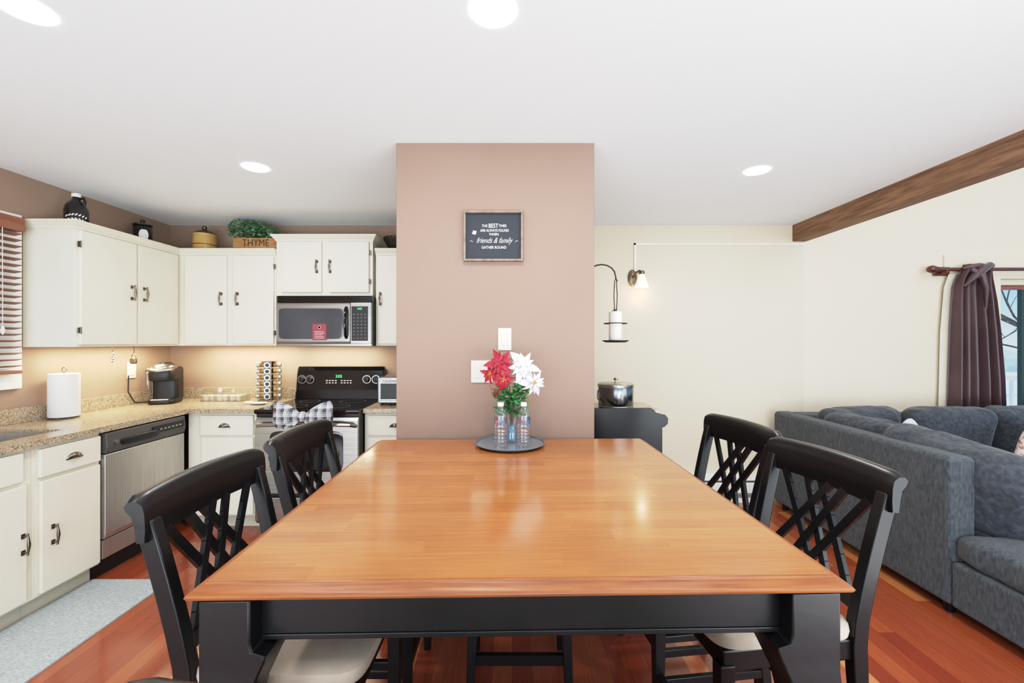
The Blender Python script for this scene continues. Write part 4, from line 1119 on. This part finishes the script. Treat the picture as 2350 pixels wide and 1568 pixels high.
w = MB(); w.tube([(0, 0, -0.02), (0.03, 0.03, -0.06), (0.06, 0.07, -0.09)], 0.0015, 5); w.make('stem', pc, m_stem)

# ---------------------------------------------------------------- sofa
sf = T('sectional_sofa', 'charcoal-blue velour sectional sofa with loose back cushions', 'sofa')
BX = 2.25
MB().rects([(BX, 2.24, BX + 0.14, 3.75, 0.06), (BX, 2.24, BX + 0.14, 3.75, 0.80), (BX + .012, 2.252, BX + 0.128, 3.738, 0.826)]).make('back_frame', sf, m_sofa, bevel=0.02, seg=3, smooth=False)
MB().rects([(BX + .14, 3.55, 5.2, 3.75, 0.06), (BX + .14, 3.55, 5.2, 3.75, 0.80), (BX + .14, 3.56, 5.19, 3.74, 0.82)]).make('back_frame', sf, m_sofa, bevel=0.02, seg=3, smooth=False)
MB().box(BX + .003, 1.15, 0.06, 3.12, 2.238, 0.29).make('chaise_base', sf, m_sofa, bevel=0.015, seg=3, smooth=False)
w = MB(); w.box(BX + 0.14, 2.238, 0.06, 3.12, 3.55, 0.29); w.box(3.12, 2.75, 0.06, 5.2, 3.55, 0.29)
w.make('seat_base', sf, m_sofa, bevel=0.01, smooth=False)
def cush(name, c, h, thin, rot=(0, 0, 0), e1=.55, e2=.25, mat=m_sofa2, seed=0):
    w = MB(); w.ell(c, h, e1, e2, thin, rot, nu=80, nv=40)
    out = []
    cc = Vector(c)
    for v in w.v:
        p = Vector(v); d = p - cc
        k = 1 + 0.022 * math.sin(d.x * 17 + seed) * math.sin(d.z * 13 + 2 * seed) + 0.018 * math.sin(d.y * 21 + d.z * 9 + seed * 3) + 0.012 * math.sin((d.x + d.y) * 40 + seed)
        out.append(tuple(cc + d * k))
    w.v = out
    return w.make(name, sf, mat, angle=70)
cush('seat_cushion', (2.69, 1.68, 0.365), (0.435, 0.55, 0.085), 'z', e2=.15, e1=.4, mat=m_sofa, seed=1)
cush('seat_cushion', (2.77, 2.72, 0.365), (0.355, 0.48, 0.085), 'z', e2=.15, e1=.4, seed=2)
cush('seat_cushion', (3.4, 3.15, 0.365), (0.30, 0.40, 0.085), 'z', e2=.15, e1=.4, seed=3)
cush('seat_cushion', (4.1, 3.15, 0.365), (0.38, 0.40, 0.085), 'z', e2=.15, e1=.4, seed=4)
cush('seat_cushion', (4.85, 3.15, 0.365), (0.36, 0.40, 0.085), 'z', e2=.15, e1=.4, seed=5)
cush('back_cushion', (2.51, 2.46, 0.64), (0.155, 0.38, 0.245), 'x', (math.radians(8), math.radians(-14), math.radians(6)), .8, .4, seed=6)
cush('back_cushion', (2.52, 3.10, 0.655), (0.145, 0.29, 0.235), 'x', (0, math.radians(-10), math.radians(4)), .75, .34, seed=7)
cush('back_cushion', (2.72, 3.44, 0.665), (0.34, 0.13, 0.24), 'y', (math.radians(10), 0, math.radians(10)), .7, .3, seed=8)
cush('back_cushion', (3.38, 3.42, 0.67), (0.335, 0.14, 0.245), 'y', (math.radians(10), 0, 0), .7, .3, seed=9)
cush('back_cushion', (4.03, 3.42, 0.67), (0.325, 0.14, 0.245), 'y', (math.radians(10), 0, 0), .7, .3, seed=10)
cush('back_cushion', (4.68, 3.42, 0.67), (0.325, 0.14, 0.245), 'y', (math.radians(10), 0, 0), .7, .3, seed=11)
for x, y in ((BX + .06, 1.22), (3.05, 1.22), (BX + .06, 3.68), (BX + .06, 2.3), (5.1, 3.68), (5.1, 2.82)):
    MB().cyl((x, y, 0), 0.022, 0.065, n=14, r2=0.03).make('foot', sf, m_black)
tp = T('throw_pillow', 'cream throw pillow with faded red pattern on sofa', 'throw pillow', (3.66, 3.02, 0.65))
MB().ell((0, 0, 0), (0.2, 0.075, 0.2), 1.0, .35, 'y', (math.radians(14), 0, math.radians(12)), nu=40).make('pillow', tp, m_pillow)
tp = T('throw_pillow', 'small white throw pillow between sofa cushions', 'throw pillow', (2.92, 3.22, 0.655))
MB().ell((0, 0, 0), (0.16, 0.05, 0.16), 1.0, .35, 'y', (math.radians(8), math.radians(45), math.radians(20)), nu=40).make('pillow', tp, m_pillow2)

o = T('floor_mat', 'light grey-blue woven kitchen floor mat', 'rug', (-2.39, 0.8, 0))
MB().rects([(-.1, 0, 0.37, 1.787, 0.0005), (-.1, 0, 0.37, 1.787, 0.008), (-.096, .004, 0.366, 1.783, 0.011)]).make('mat', o, m_rug, smooth=False)

# ---------------------------------------------------------------- lights / world / camera
def aim(o, tgt):
    d = Vector(tgt) - Vector(o.location); o.rotation_euler = d.to_track_quat('-Z', 'Y').to_euler()
lamp_area((-2.9, 3.2, 1.38), (0, 0, 0), 0.06, 8.5, (1, 0.87, 0.62), sy=0.8, name='under_cabinet_light')
lamp_area((-2.3, 3.74, 1.38), (0, 0, 0), 0.8, 9.5, (1, 0.87, 0.62), sy=0.06, name='under_cabinet_light')
lamp_area((-1.49, 3.74, 1.38), (0, 0, 0), 0.6, 6.5, (1, 0.88, 0.66), sy=0.06, name='under_cabinet_light')
o = lamp_area((-0.3, -1.6, 1.0), (0, 0, 0), 6.0, 145, (0.91, 0.96, 1.0), sy=1.6, name='rear_fill'); aim(o, (-0.3, 2.2, 3.0))  # added area lamp behind the camera, brightens room and ceiling
o = lamp_area((-0.2, -1.2, 0.7), (0, 0, 0), 5.5, 95, (0.90, 0.96, 1.0), sy=1.2, name='ceiling_fill'); aim(o, (-0.2, 1.6, 2.9))  # added lamp aimed upward, stands in for light bounced onto the ceiling
o = lamp_area((1.6, 0.2, 0.9), (0, 0, 0), 1.6, 34, (0.90, 0.96, 1.0), sy=1.2, name='fill'); aim(o, (-2.0, 3.2, 2.9))
o = lamp_area((4.6, -0.6, 1.8), (0, 0, 0), 2.4, 66, (1, 0.97, 0.92), sy=2.4, name='living_wall_fill'); aim(o, (3.6, 3.9, 1.9))  # added lamp with no window behind it, brightens the living wall
lamp_area((4.5, 1.0, 3.9), (0, 0, 0), 3.0, 66, (1, 0.97, 0.92), sy=3.0, name='living_fill')  # added overhead panel lamp without a fixture, lifts the living area
sl = bpy.data.lights.new('sun', 'SUN'); sl.energy = 2.6; sl.color = (1, 0.96, 0.9); sl.angle = 0.05
so = bpy.data.objects.new('sun', sl); COL.objects.link(so); so.location = (10, 12, 12); so.rotation_euler = (math.radians(8), 0, 0)

wd = bpy.data.worlds.new('world'); scene.world = wd; wd.use_nodes = True
nt = wd.node_tree; bg_ = nt.nodes['Background']
tc = nt.nodes.new('ShaderNodeTexCoord'); sp_ = nt.nodes.new('ShaderNodeSeparateXYZ'); rp = nt.nodes.new('ShaderNodeValToRGB')
nt.links.new(tc.outputs['Generated'], sp_.inputs[0]); nt.links.new(sp_.outputs['Z'], rp.inputs['Fac'])
rp.color_ramp.elements[0].position = 0.0; rp.color_ramp.elements[0].color = C(200, 228, 248)
rp.color_ramp.elements[1].position = 0.12; rp.color_ramp.elements[1].color = C(120, 194, 246)
nt.links.new(rp.outputs[0], bg_.inputs[0]); bg_.inputs[1].default_value = 1.3

cd = bpy.data.cameras.new('camera'); cd.sensor_width = 36; cd.lens = 1000 / 2350 * 36; cd.clip_start = 0.02
co = bpy.data.objects.new('camera', cd); COL.objects.link(co); co.location = (0, 0, 1.42); co.rotation_euler = (math.radians(90), 0, 0)
scene.camera = co
vsn = scene.view_settings
vsn.view_transform = 'Standard'
vsn.exposure = 0.0
try:
    vsn.use_curve_mapping = True
    cmx = vsn.curve_mapping
    cmx.use_clip = False
    cv = cmx.curves[3]
    cv.points[0].location = (0, 0); cv.points[1].location = (1.0, 0.765)
    cv.points.new(0.05, 0.043); cv.points.new(0.2, 0.200); cv.points.new(0.5, 0.51); cv.points.new(0.75, 0.68)
    cmx.update()
except Exception as e:
    print('curve', e)
